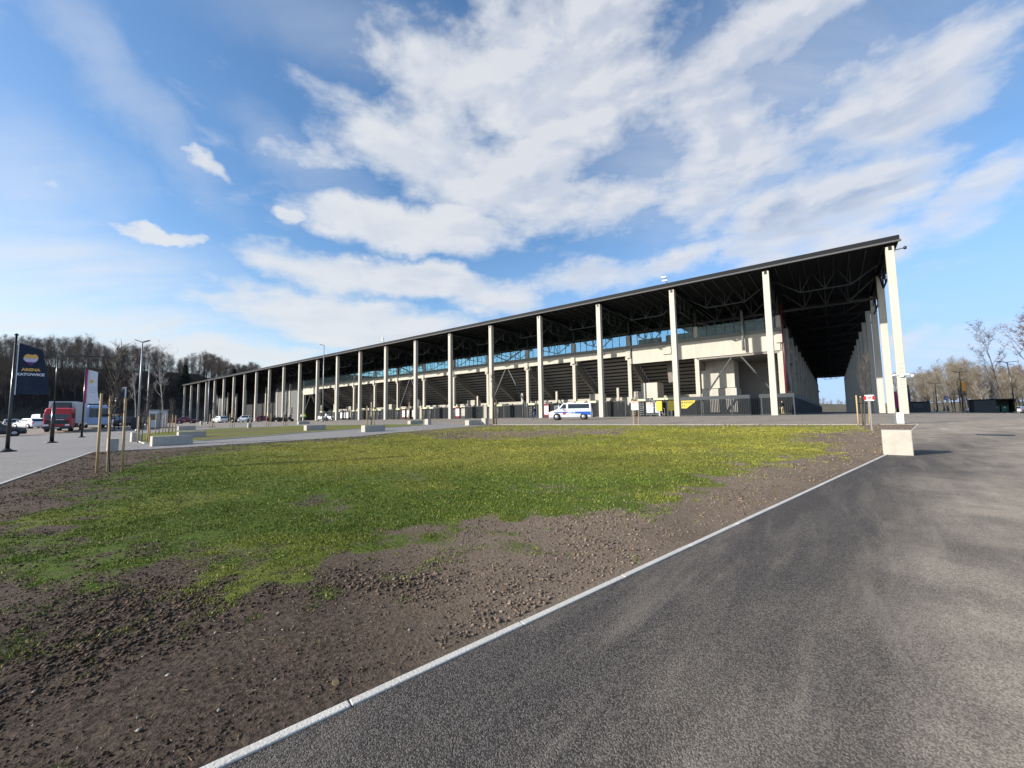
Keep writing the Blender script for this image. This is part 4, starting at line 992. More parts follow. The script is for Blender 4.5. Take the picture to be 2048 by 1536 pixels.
# trees on the right, sunlit and tan
GRT = 'leafless tan trees beyond the right car park'; LR = 'sunlit tan leafless tree in the belt beyond the right car park'
rp = [proto('bare_tree', LR, GRT, 'bark', 'twigtan', 51+i, 14, (.24, .28, .21)[i], .18, .2, 26, 1700, tw=.015, lv2=5, tl=1.6, up=.9) for i in range(3)]
R = random.Random(21); nrt = 0
for k in range(64):
    px = 1800+((k*37) % 64)/64*300+R.uniform(-3, 3); Yd = R.uniform(118, 175); x, y, z = atd(px, Yd)
    h = (88+(34*math.exp(-((px-1925)/38)**2))+R.uniform(-14, 10)+(10 if px > 1960 else 0))/813*Yd; put(rp[k % 3], x, y, h/14*.84); nrt += 1
for k in range(12):
    px = 1640+k*5+R.uniform(-2, 2); Yd = 330+R.uniform(0, 40); x, y, z = atd(px, Yd); put(rp[k % 3], x, y, (R.uniform(13, 26))/813*Yd/14*1.05, label='small distant leafless tree in the opening at the end of the canopy', group='distant trees at the end of the canopy')
tb = proto('bare_tree', 'tall bare tree behind the double-arm lamp post at the right edge', None, 'bark', 'twig', 71, 16, .28, .17, .22, 16, 1300, tw=.016, up=1.2, lv2=4)
x, y, z = atd(2008, 84); put(tb, x, y, 1.14, rz=.4)
tr_ = proto('bare_tree', 'large bare tree with reddish twigs cut off by the right edge of the photo', None, 'bark', 'twigred', 73, 18, .34, .26, .2, 26, 2600, tw=.02, up=.5, lv2=5)
x, y, z = atd(2085, 78); put(tr_, x, y, 1.08, rz=2.0)
wh = proto('birch_tree', 'small whitish forked tree left of the dark container shelter', None, 'birch', 'birch', 75, 8, .3, .1, .2, 10, 200, tw=.02); x, y, z = atd(1968, 100); put(wh, x, y, .85)
# young staked trees
def staked(px, label, th, sh, offs, seed, twr=.03, band=True, pos=None, spread=.16, stake_r=.035, tw=.006, twigs=260):
    x, y, z = pos or at(*px); r = root('young_tree', (x, y, z+.04), 0, label, 'young tree', 'young staked trees')
    tk, cr_ = branch_tree(seed, th, spread, twr, .42, 20, twigs, up=1.3, tw=tw, lv2=3, tl=1.6); tk.build('trunk', M['bark'], r); cr_.build('crown', M['twig'], r)
    for i, (ox, oy, lx) in enumerate(offs): MB().tube([(ox, oy, -.3), (ox+lx, oy, sh*(1-.03*i))], stake_r, 8).build('stake', M['wood'], r)
    if band and len(offs) > 1:
        mb = MB(); zb = sh*.72
        for (ox, oy, lx), (o2, y2, l2) in zip(offs, offs[1:]): mb.bar((ox+lx*.7, oy, zb), (o2+l2*.7, y2, zb), .012, .05)
        mb.build('tie_band', M['black'], r)
x, y, z = at(221, 944)
staked((220, 946), 'young tree held by three pale stakes with a black band, nearest the camera', 3.35, 1.92, ((-.28, -.05, .0), (-.15, .10, -.05), (.25, .05, -.02)), 91, .024, twigs=420, spread=.17, tw=.0045, stake_r=.027)
staked((283, 886), 'young tree with wooden stakes left of the nearest long bench', 3.3, 1.45, ((-.22, 0, 0), (.15, .2, 0), (.42, .0, 0)), 92, .03)
for k, (px, py, lab) in enumerate(((318, 869, 'young staked tree on the far grass strip, behind the first bench'), (337, 867, 'young staked tree on the far grass strip, above the gap between the benches'), (345, 862, 'young staked tree on the far grass strip, by the third bench'), (424, 857, 'thin young staked tree before the leftmost stadium pillars'), (464, 855, 'thin young staked tree left of the white car'), (537, 853, 'thin young staked tree before the dark motorcycles'), (571, 852, 'thin young staked tree between the motorcycles and the yellow vest'))):
    staked((px, py), lab, 3.4, 1.7, ((-.3, 0, 0), (.3, 0, 0)), 100+k, .035, twigs=120)
staked((742, 850.5), 'young staked tree on the grass before the eighth pillar', 3.8, 2.1, ((-.45, 0, 0), (0, .2, 0), (.35, 0, 0)), 111, .04, stake_r=.05)
staked((817, 846), 'leaning young tree by the bench in the middle distance', 4.6, 2.6, ((.1, 0, 0),), 112, .06, stake_r=.06)
staked((988, 849), 'young tree with brown wrapped trunk and twiggy crown beside the sunlit fifth pillar', 4.9, 2.3, ((-.12, 0, 0), (.22, .1, 0)), 113, .09, stake_r=.06, spread=.13, twigs=600)
staked((1272, 848), 'young staked tree behind the white board with the red heading', 2.6, 1.75, ((-.15, .1, 0), (.25, .1, 0)), 114, .03, stake_r=.03)
staked((1729, 850.5), 'young staked tree on the lawn before the shaded right row of pillars', 3.7, 1.5, ((-.30, 0, 0), (.02, .1, -.02), (.28, 0, 0)), 115, .03, stake_r=.035, spread=.17, twigs=240)
# a dry leaf and white scraps on the soil
for k, (px, py, m_, lab) in enumerate(((670, 1383, 'leaf', 'orange dry leaf on the bare soil near the kerb'),)):
    x, y, z = at(px, py); o = MB().prism([(-.03, -.015), (.0, -.03), (.035, -.01), (.03, .02), (0, .035), (-.025, .015)], 0, .006, 'z').build('dry_leaf', M[m_]); o.location = (x, y, z+.028); o.rotation_euler = (.5, .3, .5); o.scale = (.5, .5, .5); tag(o, lab, 'leaf')
# ------------------------------------------------------------------ vehicles
def loft(mb, st_):
    """st_: list of (x, [(y, z) half profile from bottom to top])"""
    rings = []
    for x, pr in st_: rings.append([(x, -y, z) for y, z in pr]+[(x, y, z) for y, z in reversed(pr)])
    n = len(rings[0]); i0 = len(mb.v)
    for r_ in rings: mb.v += r_
    for k in range(len(rings)-1):
        for j in range(n):
            a = i0+k*n+j; b = i0+k*n+(j+1) % n; mb.f.append((a, a+n, b+n, b)); mb.m.append(mb.cm); mb.sm.append(False)
    mb.f.append(tuple(i0+j for j in range(n))); mb.f.append(tuple(i0+(len(rings)-1)*n+j for j in range(n))[::-1]); mb.m += [mb.cm]*2; mb.sm += [False]*2
def wheel(r, x, y, rad, w, side):
    t = MB().lathe([(rad*.6, -w/2), (rad*.93, -w/2), (rad, -w/2+.03), (rad, w/2-.03), (rad*.93, w/2), (rad*.6, w/2)], n=20, ax='y').build('tyre', M['tyre'])
    wr = bpy.data.objects.new('wheel', None); COL.objects.link(wr); wr.parent = r; wr.location = (x, y, rad); t.parent = wr; wr.empty_display_size = .2
    m = MB().lathe([(rad*.62, side*(w/2-.03)), (rad*.6, side*(w/2+.0)), (rad*.2, side*(w/2+.012)), (.02, side*(w/2+.015))], n=14, ax='y').build('rim', M['rim'], wr, fix=True)
def car(label, paint, kind='hatch', L=4.3, W=1.78, H=1.48, group='parked cars', glass='glassdk', name='parked_car', cat='car'):
    r = root(name, (0, 0, 0), 0, label, cat, group); hw = W/2
    if kind == 'hatch': kx = [(.0, .55, .0), (.02, .80, .0), (.23, .93, 0), (.30, .98, .0), (.44, 1.0, H), (.62, 1.0, H+.01), (.85, .98, H-.06), (.97, .95, .0), (1., .75, 0)]
    if kind == 'sedan': kx = [(.0, .55, 0), (.02, .76, 0), (.25, .90, 0), (.30, .94, 0), (.44, .97, H), (.62, .98, H), (.80, .99, 0), (.97, .95, 0), (1., .7, 0)]
    if kind == 'van': kx = [(.0, .55, 0), (.02, .90, 0), (.13, 1.08, 0), (.18, 1.14, 0), (.34, 1.2, H), (.6, 1.2, H+.01), (.965, 1.2, H-.02), (.99, 1.15, 0), (1., .75, 0)]
    if kind == 'cargo': kx = [(.0, .6, 0), (.02, 1.0, 0), (.10, 1.15, 0), (.14, 1.2, 0), (.25, 1.3, H), (.5, 1.3, H+.02), (.985, 1.3, H), (.995, 1.25, 0), (1., .75, 0)]
    st_ = []
    for k, (t, belt, top) in enumerate(kx):
        x = L/2-t*L; e = .80 if k in (0, len(kx)-1) else (.93 if k in (1, len(kx)-2) else 1.); w = hw*e; zb = .42 if k in (0, len(kx)-1) else .22
        tp = top or belt+.03; wr = hw*(.80 if top else .86)*e
        st_.append((x, [(w*.86, zb), (w*.98, zb+.12), (w, belt*.62), (w*.965, belt), (wr, tp-.04), (wr*.86, tp)]))
    mb = MB(); loft(mb, st_); body = mb.build('body', M[paint], r, bevel=.025, fix=True)
    def prt(k, f, s_, tt):    # point on the side between station k and k+1, s_ side, tt 0 belt 1 roof
        x = st_[k][0]+(st_[k+1][0]-st_[k][0])*f
        a = [st_[q][1] for q in (k, k+1)]; lo = [a[0][3][i]*(1-f)+a[1][3][i]*f for i in (0, 1)]; hi = [a[0][4][i]*(1-f)+a[1][4][i]*f for i in (0, 1)]
        y = lo[0]*(1-tt)+hi[0]*tt; z = lo[1]*(1-tt)+hi[1]*tt; return Vector((x, s_*(y+.008), z+.0))
    rk = 5 if kind != 'sedan' else 5
    for s_ in (-1, 1):
        mb = MB(); e = 6 if kind in ('hatch', 'van', 'cargo') else 5
        mb.quad(prt(3, .45, s_, .12), prt(4, .0, s_, .12), prt(4, .0, s_, .86), prt(3, .92, s_, .80))
        if kind != 'cargo':
            mb.quad(prt(4, .08, s_, .12), prt(5, .0, s_, .12), prt(5, .0, s_, .86), prt(4, .08, s_, .86)) if kind != 'van' else mb.quad(prt(4, .0, s_, .12), prt(4, .25, s_, .12), prt(4, .25, s_, .86), prt(4, .0, s_, .86))
            if kind == 'van': mb.quad(prt(4, .42, s_, .12), prt(5, .92, s_, .12), prt(5, .90, s_, .88), prt(4, .42, s_, .88))
            elif kind == 'hatch': mb.quad(prt(5, .06, s_, .12), prt(6, .25, s_, .14), prt(5, .95, s_, .84), prt(5, .06, s_, .86))
            else: mb.quad(prt(5, .05, s_, .12), prt(5, .75, s_, .12), prt(5, .30, s_, .84), prt(5, .05, s_, .86))
        mb.build('side_window', M[glass], r, fix=True)
    def cross(k0, f0, k1, f1, nm, dz, dx):
        P_ = []
        for (k, f, tt, ww) in ((k0, f0, .10, .93), (k1, f1, .93, .90)):
            for s_ in (-1, 1):
                q = prt(k, f, s_, tt) if False else None
        a0, a1 = st_[k0], st_[k1]; z0 = a0[1][5][1]; z1 = a1[1][5][1]; lo = Vector((a0[0], 0, z0)); hi = Vector((a1[0], 0, z1)); w0 = a0[1][5][0]*1.0; w1 = a1[1][5][0]*.97
        p = lo.lerp(hi, .08)+Vector((dx, 0, dz)); q = lo.lerp(hi, .90)+Vector((dx, 0, dz))
        MB().quad((p.x, -w0, p.z), (p.x, w0, p.z), (q.x, w1, q.z), (q.x, -w1, q.z)).build(nm, M[glass], r)
    cross(3, 0, 4, 0, 'windscreen', .012, .012); 
    if kind in ('hatch', 'van'): cross(7, 0, 6, 0, 'rear_window', .012, -.015)
    if kind == 'sedan': cross(6, 0, 5, 0, 'rear_window', .012, -.012)
    wb = .31*L; rad = .33 if kind in ('hatch', 'sedan') else .35
    ar = MB()
    for x in (wb, -wb+.02):
        for s_ in (-1, 1): ar.lathe([(rad+.075, s_*(hw-.14)), (rad+.07, s_*(hw+.004)), (rad+.01, s_*(hw+.005))], (x, 0, rad+.02), 18, 'y')
    ar.build('wheel_arch', M['black'], r, fix=True)
    for x in (wb, -wb+.02):
        for s_ in (-1, 1): wheel(r, x, s_*(hw-.085), rad, .21, s_)
    zl = .66 if kind in ('hatch', 'sedan') else .74
    for s_ in (-1, 1):
        MB().box(L/2-.16, L/2-.02, min(s_*hw*.5, s_*hw*.86), max(s_*hw*.5, s_*hw*.86), zl, zl+.14).build('headlight', M['lamp'], r, bevel=.02)
        MB().box(-L/2+.02, -L/2+.14, min(s_*hw*.66, s_*hw*.88), max(s_*hw*.66, s_*hw*.88), zl+.04, zl+(.26 if kind in ('hatch', 'sedan') else .6)).build('tail_light', M['redlamp'], r, bevel=.02)
        MB().box(L*.165, L*.165+.14, min(s_*hw, s_*(hw+.17)), max(s_*hw, s_*(hw+.17)), kx[3][1]+.02, kx[3][1]+.16).build('mirror', M[paint], r, bevel=.02)
    MB().box(L/2-.06, L/2-.005, -.45, .45, .38, .58).build('grille', M['black'], r); MB().box(-L/2-.004, -L/2+.05, -.26, .26, .52, .63).build('number_plate', M['white'], r)
    r['half'] = hw; del r['half']
    return r
def place(o, px=None, Yd=None, yaw=0, py=None, pos=None, dz=.01):
    x, y, z = pos or (at(px, py) if Yd is None else atd(px, Yd)); o.location = (x, y, z+dz); o.rotation_euler = (0, 0, yaw); return o
# the white van with blue stripe: side on, nose to the left
v_ = car('white minibus van with a blue side stripe driving before the stadium fence', 'vanwhite', 'van', 4.95, 1.9, 1.92, None, 'glassdk', 'van', 'van')
pv_ = plane(1143, 840, -6.0); b_, a_ = -6.0, pv_[0]
xv, yv = atd(1142, 47.5)[:2]; v_.location = (xv, yv, g1(xv, yv)+.012); v_.rotation_euler = (0, 0, math.radians(180-13))
for s_ in (-1, 1):
    mb = MB(); yy = s_*.962; ya, yb = min(yy, yy+s_*.008), max(yy, yy+s_*.008)
    mb.cm = 0; mb.hexa([(-2.25, ya, .62), (1.9, ya, .86), (1.9, yb, .86), (-2.25, yb, .62), (-2.25, ya, .92), (1.9, ya, .94), (1.9, yb, .94), (-2.25, yb, .92)])
    mb.hexa([(-2.3, ya, .50), (-1.95, ya, .55), (-1.95, yb, .55), (-2.3, yb, .50), (-2.3, ya, .62), (-1.2, ya, .69), (-1.2, yb, .69), (-2.3, yb, .62)])
    mb.cm = 1; mb.box(.55, .85, ya-.002, yb+.002, .62, .84); mb.cm = 2; mb.box(-.25, .30, ya-.003, yb+.003, .80, .92); mb.box(-.55, -.35, ya-.003, yb+.003, .80, .92)
    mb.build('side_stripe', [M['blue'], M['red'], M['palewhite']], v_)
mb = MB().box(-.15, .35, -.5, .5, 1.93, 2.02); mb.build('roof_bar', M['white'], v_, bevel=.02)
# red lorry with pale box body
def truck():
    r = root('truck', (0, 0, 0), 0, 'red cab lorry with a pale box body parked behind the masts on the left', 'truck')
    mb = MB(); loft(mb, [(3.55, [(1.0, .55), (1.16, .7), (1.18, 1.6), (1.16, 1.95), (1.10, 2.55), (1.0, 2.62)]), (3.42, [(1.05, .45), (1.22, .6), (1.23, 1.6), (1.22, 2.0), (1.16, 2.72), (1.02, 2.85)]), (3.0, [(1.08, .45), (1.24, .6), (1.25, 1.6), (1.25, 2.1), (1.2, 2.85), (1.05, 3.0)]), (1.75, [(1.08, .6), (1.24, .7), (1.25, 1.6), (1.25, 2.1), (1.2, 2.95), (1.05, 3.08)])])
    cab = mb.build('cab', M['red'], r, bevel=.05, fix=True)
    MB().quad((3.60, -1.03, 1.62), (3.60, 1.03, 1.62), (3.53, .98, 2.42), (3.53, -.98, 2.42)).build('windscreen', M['glassdk'], cab)
    for s_ in (-1, 1):
        MB().quad((3.3, s_*1.245, 1.65), (2.2, s_*1.262, 1.65), (2.3, s_*1.235, 2.4), (3.2, s_*1.225, 2.4)).build('side_window', M['glassdk'], cab)
        MB().box(3.4, 3.55, min(s_*1.28, s_*1.5), max(s_*1.28, s_*1.5), 1.75, 2.3).build('mirror', M['black'], cab, bevel=.03)
        MB().box(3.50, 3.64, min(s_*.72, s_*1.12), max(s_*.72, s_*1.12), .72, .95).build('headlight', M['lamp'], cab, bevel=.03)
    g = MB().box(3.58, 3.63, -1.02, 1.02, .95, 1.45)
    for z in (1.02, 1.14, 1.26, 1.38): g.box(3.632, 3.65, -.98, .98, z, z+.05)
    g.build('grille', M['steel2'], cab); MB().box(3.60, 3.655, -.62, .62, 1.47, 1.55).build('badge_strip', M['palewhite'], cab)
    MB().box(3.42, 3.68, -1.2, 1.2, .36, .70).build('bumper', M['steel2'], r, bevel=.05)
    MB().prism([(1.8, 3.09), (3.0, 3.02), (2.6, 3.25), (1.85, 3.75)], -.85, .85).build('roof_fairing', M['black'], r, bevel=.03)
    MB().box(-4.2, 1.55, -1.27, 1.27, 1.05, 3.85).build('box_body', M['palewhite'], r, bevel=.03)
    MB().box(1.551, 1.75, -.7, .7, 3.0, 3.7).build('fridge_unit', M['black'], r, bevel=.04)
    ch = MB(); ch.box(-4.1, 3.2, -.45, .45, .6, 1.04); ch.box(-1.6, .9, -1.2, 1.2, .5, .62); ch.box(-4.2, -4.1, -1.2, 1.2, .5, .7); ch.build('chassis', M['black'], r)
    for x in (2.55, -2.6):
        for s_ in (-1, 1): wheel(r, x, s_*1.06, .5, .34, s_)
    MB().box(3.681, 3.69, -.26, .26, .46, .57).build('number_plate', M['white'], r); return r
t_ = truck(); x, y = atd(120, 47)[:2]; place(t_, pos=(x-1.9, y+2.3, g1(x-1.9, y+2.3)), yaw=math.radians(-54)); t_.scale = (.9, .9, .92)
# pale blue bus behind it
def bus():
    r = root('bus', (0, 0, 0), 0, 'pale blue van-like bus with one dark window, behind the white flag', 'bus')
    b = MB(); loft(b, [(3.4, [(1.0, .5), (1.15, .6), (1.18, 1.3), (1.15, 2.5), (1.1, 2.8), (.95, 2.9)]), (3.2, [(1.05, .4), (1.2, .5), (1.22, 1.3), (1.2, 2.6), (1.15, 2.95), (1.0, 3.02)]), (-3.4, [(1.05, .4), (1.2, .5), (1.22, 1.3), (1.2, 2.6), (1.15, 2.95), (1.0, 3.02)])])
    b.build('body', M['paleblue'], r, bevel=.05, fix=True)
    for s_ in (-1, 1):
        MB().box(.2, 3.0, min(s_*1.205, s_*1.225), max(s_*1.205, s_*1.225), 1.5, 2.6).build('side_window', M['glassdk'], r)
        MB().box(-3.2, -.1, min(s_*1.205, s_*1.225), max(s_*1.205, s_*1.225), 1.6, 2.5).build('side_window', M['glassdk'], r)
        MB().box(-3.3, 3.2, min(s_*1.19, s_*1.226), max(s_*1.19, s_*1.226), .40, .72).build('skirt', M['black'], r)
    MB().quad((3.41, -1.0, 1.4), (3.41, 1.0, 1.4), (3.41, .95, 2.6), (3.41, -.95, 2.6)).build('windscreen', M['glassdk'], r)
    for x in (2.2, -2.2):
        for s_ in (-1, 1): wheel(r, x, s_*1.07, .45, .28, s_)
    return r
b_ = bus(); x, y = atd(190, 56)[:2]; place(b_, pos=(x, y, g1(x, y)), yaw=math.radians(-38))
cars = [('silver-blue estate car with tail to the camera, left of the red lorry', 'silver', 'hatch', 22, 64, 2.5), ('white hatchback left of the white cargo van, left car park', 'vanwhite', 'hatch', 60, 60, 2.9)]
cargo = car('white cargo van half hidden by the red lorry', 'vanwhite', 'cargo', 5.2, 1.95, 2.2, None, name='cargo_van', cat='van'); place(cargo, 84, 67, 2.75)
for lab, pt_, kd, px, Yd, yaw in cars: place(car(lab, pt_, kd), px, Yd, yaw)
place(car('dark car at the extreme left edge with a green light reflection', 'blackpaint', 'hatch'), -12, 41, .9)
place(car('pale blue hatchback seen between the stakes of the nearest young tree', 'paleblue', 'hatch'), 231, 66, -1.3)
place(car('silver hatchback with dark bonnet right of the nearest young tree', 'silver', 'hatch'), 250, 70, 2.2)
place(car('dark saloon car parked beside the dark cabinet on the left', 'blackpaint', 'sedan'), 262, 66, .9)
place(car('dark red estate car before the wood, nearer of the two red cars', 'dkred', 'hatch'), 345, 88, .5)
place(car('dark red saloon car just left of the first stadium pillar', 'dkred', 'sedan'), 371, 92, .4)
place(car('white saloon car facing the camera before the dark hall', 'vanwhite', 'sedan', 4.5, 1.82, 1.46), 491, 88, -1.25)
place(car('white car with open dark tailgate between the leftmost pillars', 'vanwhite', 'hatch', 4.1), 440, 92, 2.6)
place(car('black saloon car beside the white car among the leftmost pillars', 'blackpaint', 'sedan'), 455, 94, .3)
place(car('small red car deep under the canopy on the left', 'dkred', 'hatch', 3.9), 528, 108, .7)
for px, Yd, yaw, lab in ((2026, 94, .3, 'white car at the right end of the right car park, beside the shelter'), (2037, 90, .5, 'silver car behind the lamp post at the right edge'), (2055, 92, .5, 'pale car cut off by the right edge')):
    place(car(lab, 'vanwhite' if 'white' in lab else 'silver', 'hatch'), px, Yd, yaw)
place(car('pale grey car far away beyond the right car park under the trees', 'silver', 'sedan'), 1950, 110, .1)
# motorcycles
def moto(label, paint, group='parked motorcycles'):
    r = root('motorcycle', (0, 0, 0), 0, label, 'motorcycle', group)
    for x in (.72, -.72): wheel(r, x, 0, .31, .13, 1)
    bd = MB(); loft(bd, [(.55, [(.05, .5), (.12, .6), (.15, .8), (.12, .95), (.08, 1.0), (.04, 1.02)]), (.2, [(.1, .3), (.2, .4), (.2, .8), (.18, 1.0), (.1, 1.05), (.05, 1.06)]), (-.3, [(.08, .35), (.14, .5), (.15, .7), (.14, .8), (.1, .83), (.05, .84)]), (-.95, [(.05, .7), (.08, .74), (.1, .8), (.1, .9), (.07, .93), (.03, .94)])])
    bd.build('body', M[paint], r, fix=True); MB().box(-.7, .1, -.14, .14, .84, .93).build('seat', M['black'], r, bevel=.03)
    fk = MB(); fk.tube([(.72, .1, .31), (.45, .1, 1.05)], .03, 6); fk.tube([(.72, -.1, .31), (.45, -.1, 1.05)], .03, 6); fk.build('fork', M['galv'], r)
    MB().tube([(.35, -.38, 1.08), (.45, 0, 1.1), (.35, .38, 1.08)], .02, 6).build('handlebar', M['black'], r)
    MB().quad((.62, -.16, 1.0), (.62, .16, 1.0), (.42, .13, 1.38), (.42, -.13, 1.38)).build('windshield', M['lamp'], r)
    for s_ in (-1, 1): MB().box(-.95, -.5, min(s_*.16, s_*.4), max(s_*.16, s_*.4), .55, .95).build('pannier', M[paint], r, bevel=.04)
    return r
place(moto('white motorcycle in front of the gates, left of the grey lamp post', 'vanwhite'), 641, 82, 2.8); place(moto('white motorcycle with windshield right of the grey lamp post', 'vanwhite'), 659, 82, 2.6)
place(moto('black motorcycle left in the group before the grey hall wall', 'blackpaint'), 553, 86, .4); place(moto('dark motorcycle middle of the group before the grey hall wall', 'blackpaint'), 565, 84, .3); place(moto('black motorcycle right in the group before the grey hall wall', 'blackpaint'), 577, 87, .5)
# ------------------------------------------------------------------ people
def person(label, pos, yaw, top, legs, walk=.12, arms=.1, h=1.75, scarf=None):
    """one skinned body; clothing surfaces are materials of that body, hair and jacket are worn pieces"""
    k = h/1.75; V_ = []; E = []; Rr = []
    def add(p, r, par=None):
        V_.append((p[0]*k, p[1]*k, p[2]*k)); Rr.append(r*k)
        if par is not None: E.append((par, len(V_)-1))
        return len(V_)-1
    pe = add((0, 0, .96), .135); ab = add((0, 0, 1.12), .125, pe); chs = add((0, 0, 1.32), .15, ab); nk = add((.01, 0, 1.47), .055, chs); ne = add((.02, 0, 1.53), .055, nk); hd = add((.03, 0, 1.62), .085, ne); ht = add((.025, 0, 1.70), .075, hd); add((.105, 0, 1.62), .018, hd)
    for s_ in (-1, 1):
        st_ = walk*s_
        hp = add((0, s_*.09, .90), .095, pe); kn = add((st_*.6+.02, s_*.10, .50), .062, hp); an = add((st_-.02, s_*.10, .10), .042, kn); he = add((st_-.0, s_*.10, .045), .045, an); add((st_+.16, s_*.12, .035), .032, he)
        sh = add((0, s_*.19, 1.41), .065, chs); el = add((-.02-st_*.3, s_*(.24+arms*.3), 1.13), .045, sh); wr = add((.06-st_*.5+arms, s_*(.24+arms*.3), .89), .030, el)
        pa = add((.075-st_*.5+arms, s_*(.24+arms*.3), .83), .030, wr); px_, pz_ = V_[pa][0]/k, .83
        for q, (dx, ln) in enumerate(((-.026, .075), (-.009, .09), (.009, .085), (.025, .068))):
            f1 = add((px_+dx, s_*(.245+arms*.3), .79), .0095, pa); add((px_+dx+.004, s_*(.235+arms*.3), .79-ln*.6), .0075, f1)
        th_ = add((px_+.035, s_*(.225+arms*.3), .83), .011, pa); add((px_+.05, s_*(.215+arms*.3), .79), .0085, th_)
    me = bpy.data.meshes.new('person'); me.from_pydata(V_, E, []); o = bpy.data.objects.new('person', me); COL.objects.link(o)
    m_ = o.modifiers.new('skin', 'SKIN'); m_.use_smooth_shade = True; sv = me.skin_vertices[0].data
    for i, r in enumerate(Rr): sv[i].radius = (r, r*(1.25 if i in (0, 1, 2) else 1))
    sv[0].use_root = True
    s2 = o.modifiers.new('sub', 'SUBSURF'); s2.levels = 1; s2.render_levels = 1
    dg = bpy.context.evaluated_depsgraph_get(); dg.update(); nm = bpy.data.meshes.new_from_object(o.evaluated_get(dg)); o.modifiers.clear(); o.data = nm
    nm.materials.clear()
    for q in (M['skin'], M[top], M[legs], M['black']): nm.materials.append(q)
    for p in nm.polygons:
        z = p.center.z/k; p.material_index = 3 if z < .085 else 2 if (z < .98 and abs(p.center.y/k) < .2) else 1 if (z < 1.49 and z > .885) else 0
    o.location = (pos[0], pos[1], pos[2]+.005); o.rotation_euler = (0, 0, yaw); tag(o, label, 'person')
    hr = MB(); hr.lathe([(.02, 1.795), (.06, 1.785), (.088, 1.74), (.095, 1.68), (.085, 1.62)], (-.012, 0, 0), 12); hr.v = [(a*k, b*k, c*k) for a, b, c in hr.v]; hr.build('hair', M['hair'], o)
    return o
person('person in dark jacket and blue jeans walking left of the van', at(1070, 838.5), 2.4, 'navy', 'jeans', .2)
person('person in dark top and tan trousers at the fence right of the second pillar', (*bw(FB-1.3, plane(1566, 828, FB-1.3)[0]), ZA), 2.0, 'darkcloth', 'tan', .05)
x, y, z = atd(609, 90); person('person in a bright yellow-green vest by the gates on the left', (x, y, g1(x, y)), -1.2, 'hivis', 'navy', .08)
x, y, z = atd(603, 93); person('person in white beside the one in the yellow-green vest', (x, y, g1(x, y)), -1.5, 'white', 'navy', .05)
for px, Yd, c1, lab in ((549, 88, 'darkcloth', 'person in dark clothes at the left of the motorcycle group'), (571, 86, 'navy', 'person in a navy jacket standing among the motorcycles'), (581, 89, 'darkcloth', 'person in dark clothes at the right of the motorcycle group'), (652, 84, 'white', 'person in a white top between the two white motorcycles'), (522, 96, 'darkcloth', 'person in dark clothes alone between the hall columns')):
    x, y, z = atd(px, Yd); person(lab, (x, y, z), random.uniform(-2.5, -.6), c1, 'navy' if c1 != 'navy' else 'jeans', .06)
# ------------------------------------------------------------------ cabin, cabinet and shelter
x, y, z = at(300, 857); r = root('cabin', (x, y+1.2, g1(x, y+1.2)), .35, 'small pale guard cabin behind the second young tree on the left', 'cabin')
w_ = MB().box(-.75, .75, -.8, .8, .05, 2.35).build('wall', M['palewhite'], r, bevel=.03); MB().box(-.85, .85, -.9, .9, 2.352, 2.46).build('roof', M['galv'], r, bevel=.02)
MB().box(-.6, .05, -.825, -.802, 1.1, 1.9).build('window', M['glassdk'], r); MB().box(.15, .62, -.83, -.802, .08, 2.05).build('door', M['galv'], r)
x, y, z = at(268, 858); r = root('cabinet', (x, y+.5, z), .3, 'dark blue-grey equipment cabinet beside the foot of the tall floodlight post', 'cabinet')
MB().box(-.55, .55, -.4, .4, .03, 1.55).build('body', M['hall'], r, bevel=.03); MB().box(-.5, .5, -.425, -.402, .12, 1.45).build('door', M['steel2'], r)
x, y, z = atd(1984, 76); r = root('bin_shelter', (x, y, z), -.62, 'dark container shelter with a teal container inside, on the right car park', 'shelter')
wl = MB(); wl.box(-2.6, .2, -1.5, -1.42, 0, 2.4); wl.box(-2.6, -2.52, -1.42, 1.5, 0, 2.4); wl.box(-2.52, 2.6, 1.42, 1.5, 0, 2.4); wl.box(2.52, 2.6, -1.5, 1.42, 0, 2.4)
for i in range(11): wl.box(-2.6, .2, -1.53, -1.503, .1+i*.21, .26+i*.21)
wl.build('wall', M['steel2'], r); MB().box(-2.75, 2.75, -1.65, 1.65, 2.405, 2.58).build('roof', M['fascia'], r)
MB().box(2.25, 2.5, -1.56, -1.505, .6, 1.9).build('sign_plate', M['yellow'], r)
for i, xx in enumerate((.35, 1.4)):
    cx, cy = x+xx*math.cos(-.62)+.6*math.sin(-.62)*-1*0, y+xx*math.sin(-.62)
    q = root('waste_container', (cx+.25, cy+.1, z), -.62, ('teal waste container on the left inside the dark shelter', 'teal waste container on the right inside the dark shelter')[i], 'waste container', 'containers in the shelter')
    MB().hexa([(-.4, -.35, .15), (.4, -.35, .15), (.4, .35, .15), (-.4, .35, .15), (-.47, -.42, 1.25), (.47, -.42, 1.25), (.47, .42, 1.25), (-.47, .42, 1.25)]).build('body', M['green'], q, bevel=.03)
    MB().box(-.49, .49, -.44, .44, 1.252, 1.36).build('lid', M['green'], q, bevel=.03); MB().lathe([(.11, -.36), (.11, -.35)], (0, -.07, 1.0), 12, 'y').build('sticker', M['white'], q)
x, y, z = atd(1828, 84); r = root('market_stall', (x, y, z), .1, 'dark low stall with a flat roof behind the corner pillar on the right', 'stall')
MB().box(-2.6, 2.4, -1.2, 1.2, 0, 2.0).build('wall', M['black'], r, bevel=.03); MB().box(-2.8, 2.6, -1.4, 1.4, 2.005, 2.16).build('roof', M['fascia'], r); MB().box(-1.6, .8, -1.23, -1.205, .9, 1.7).build('shutter', M['steel2'], r)
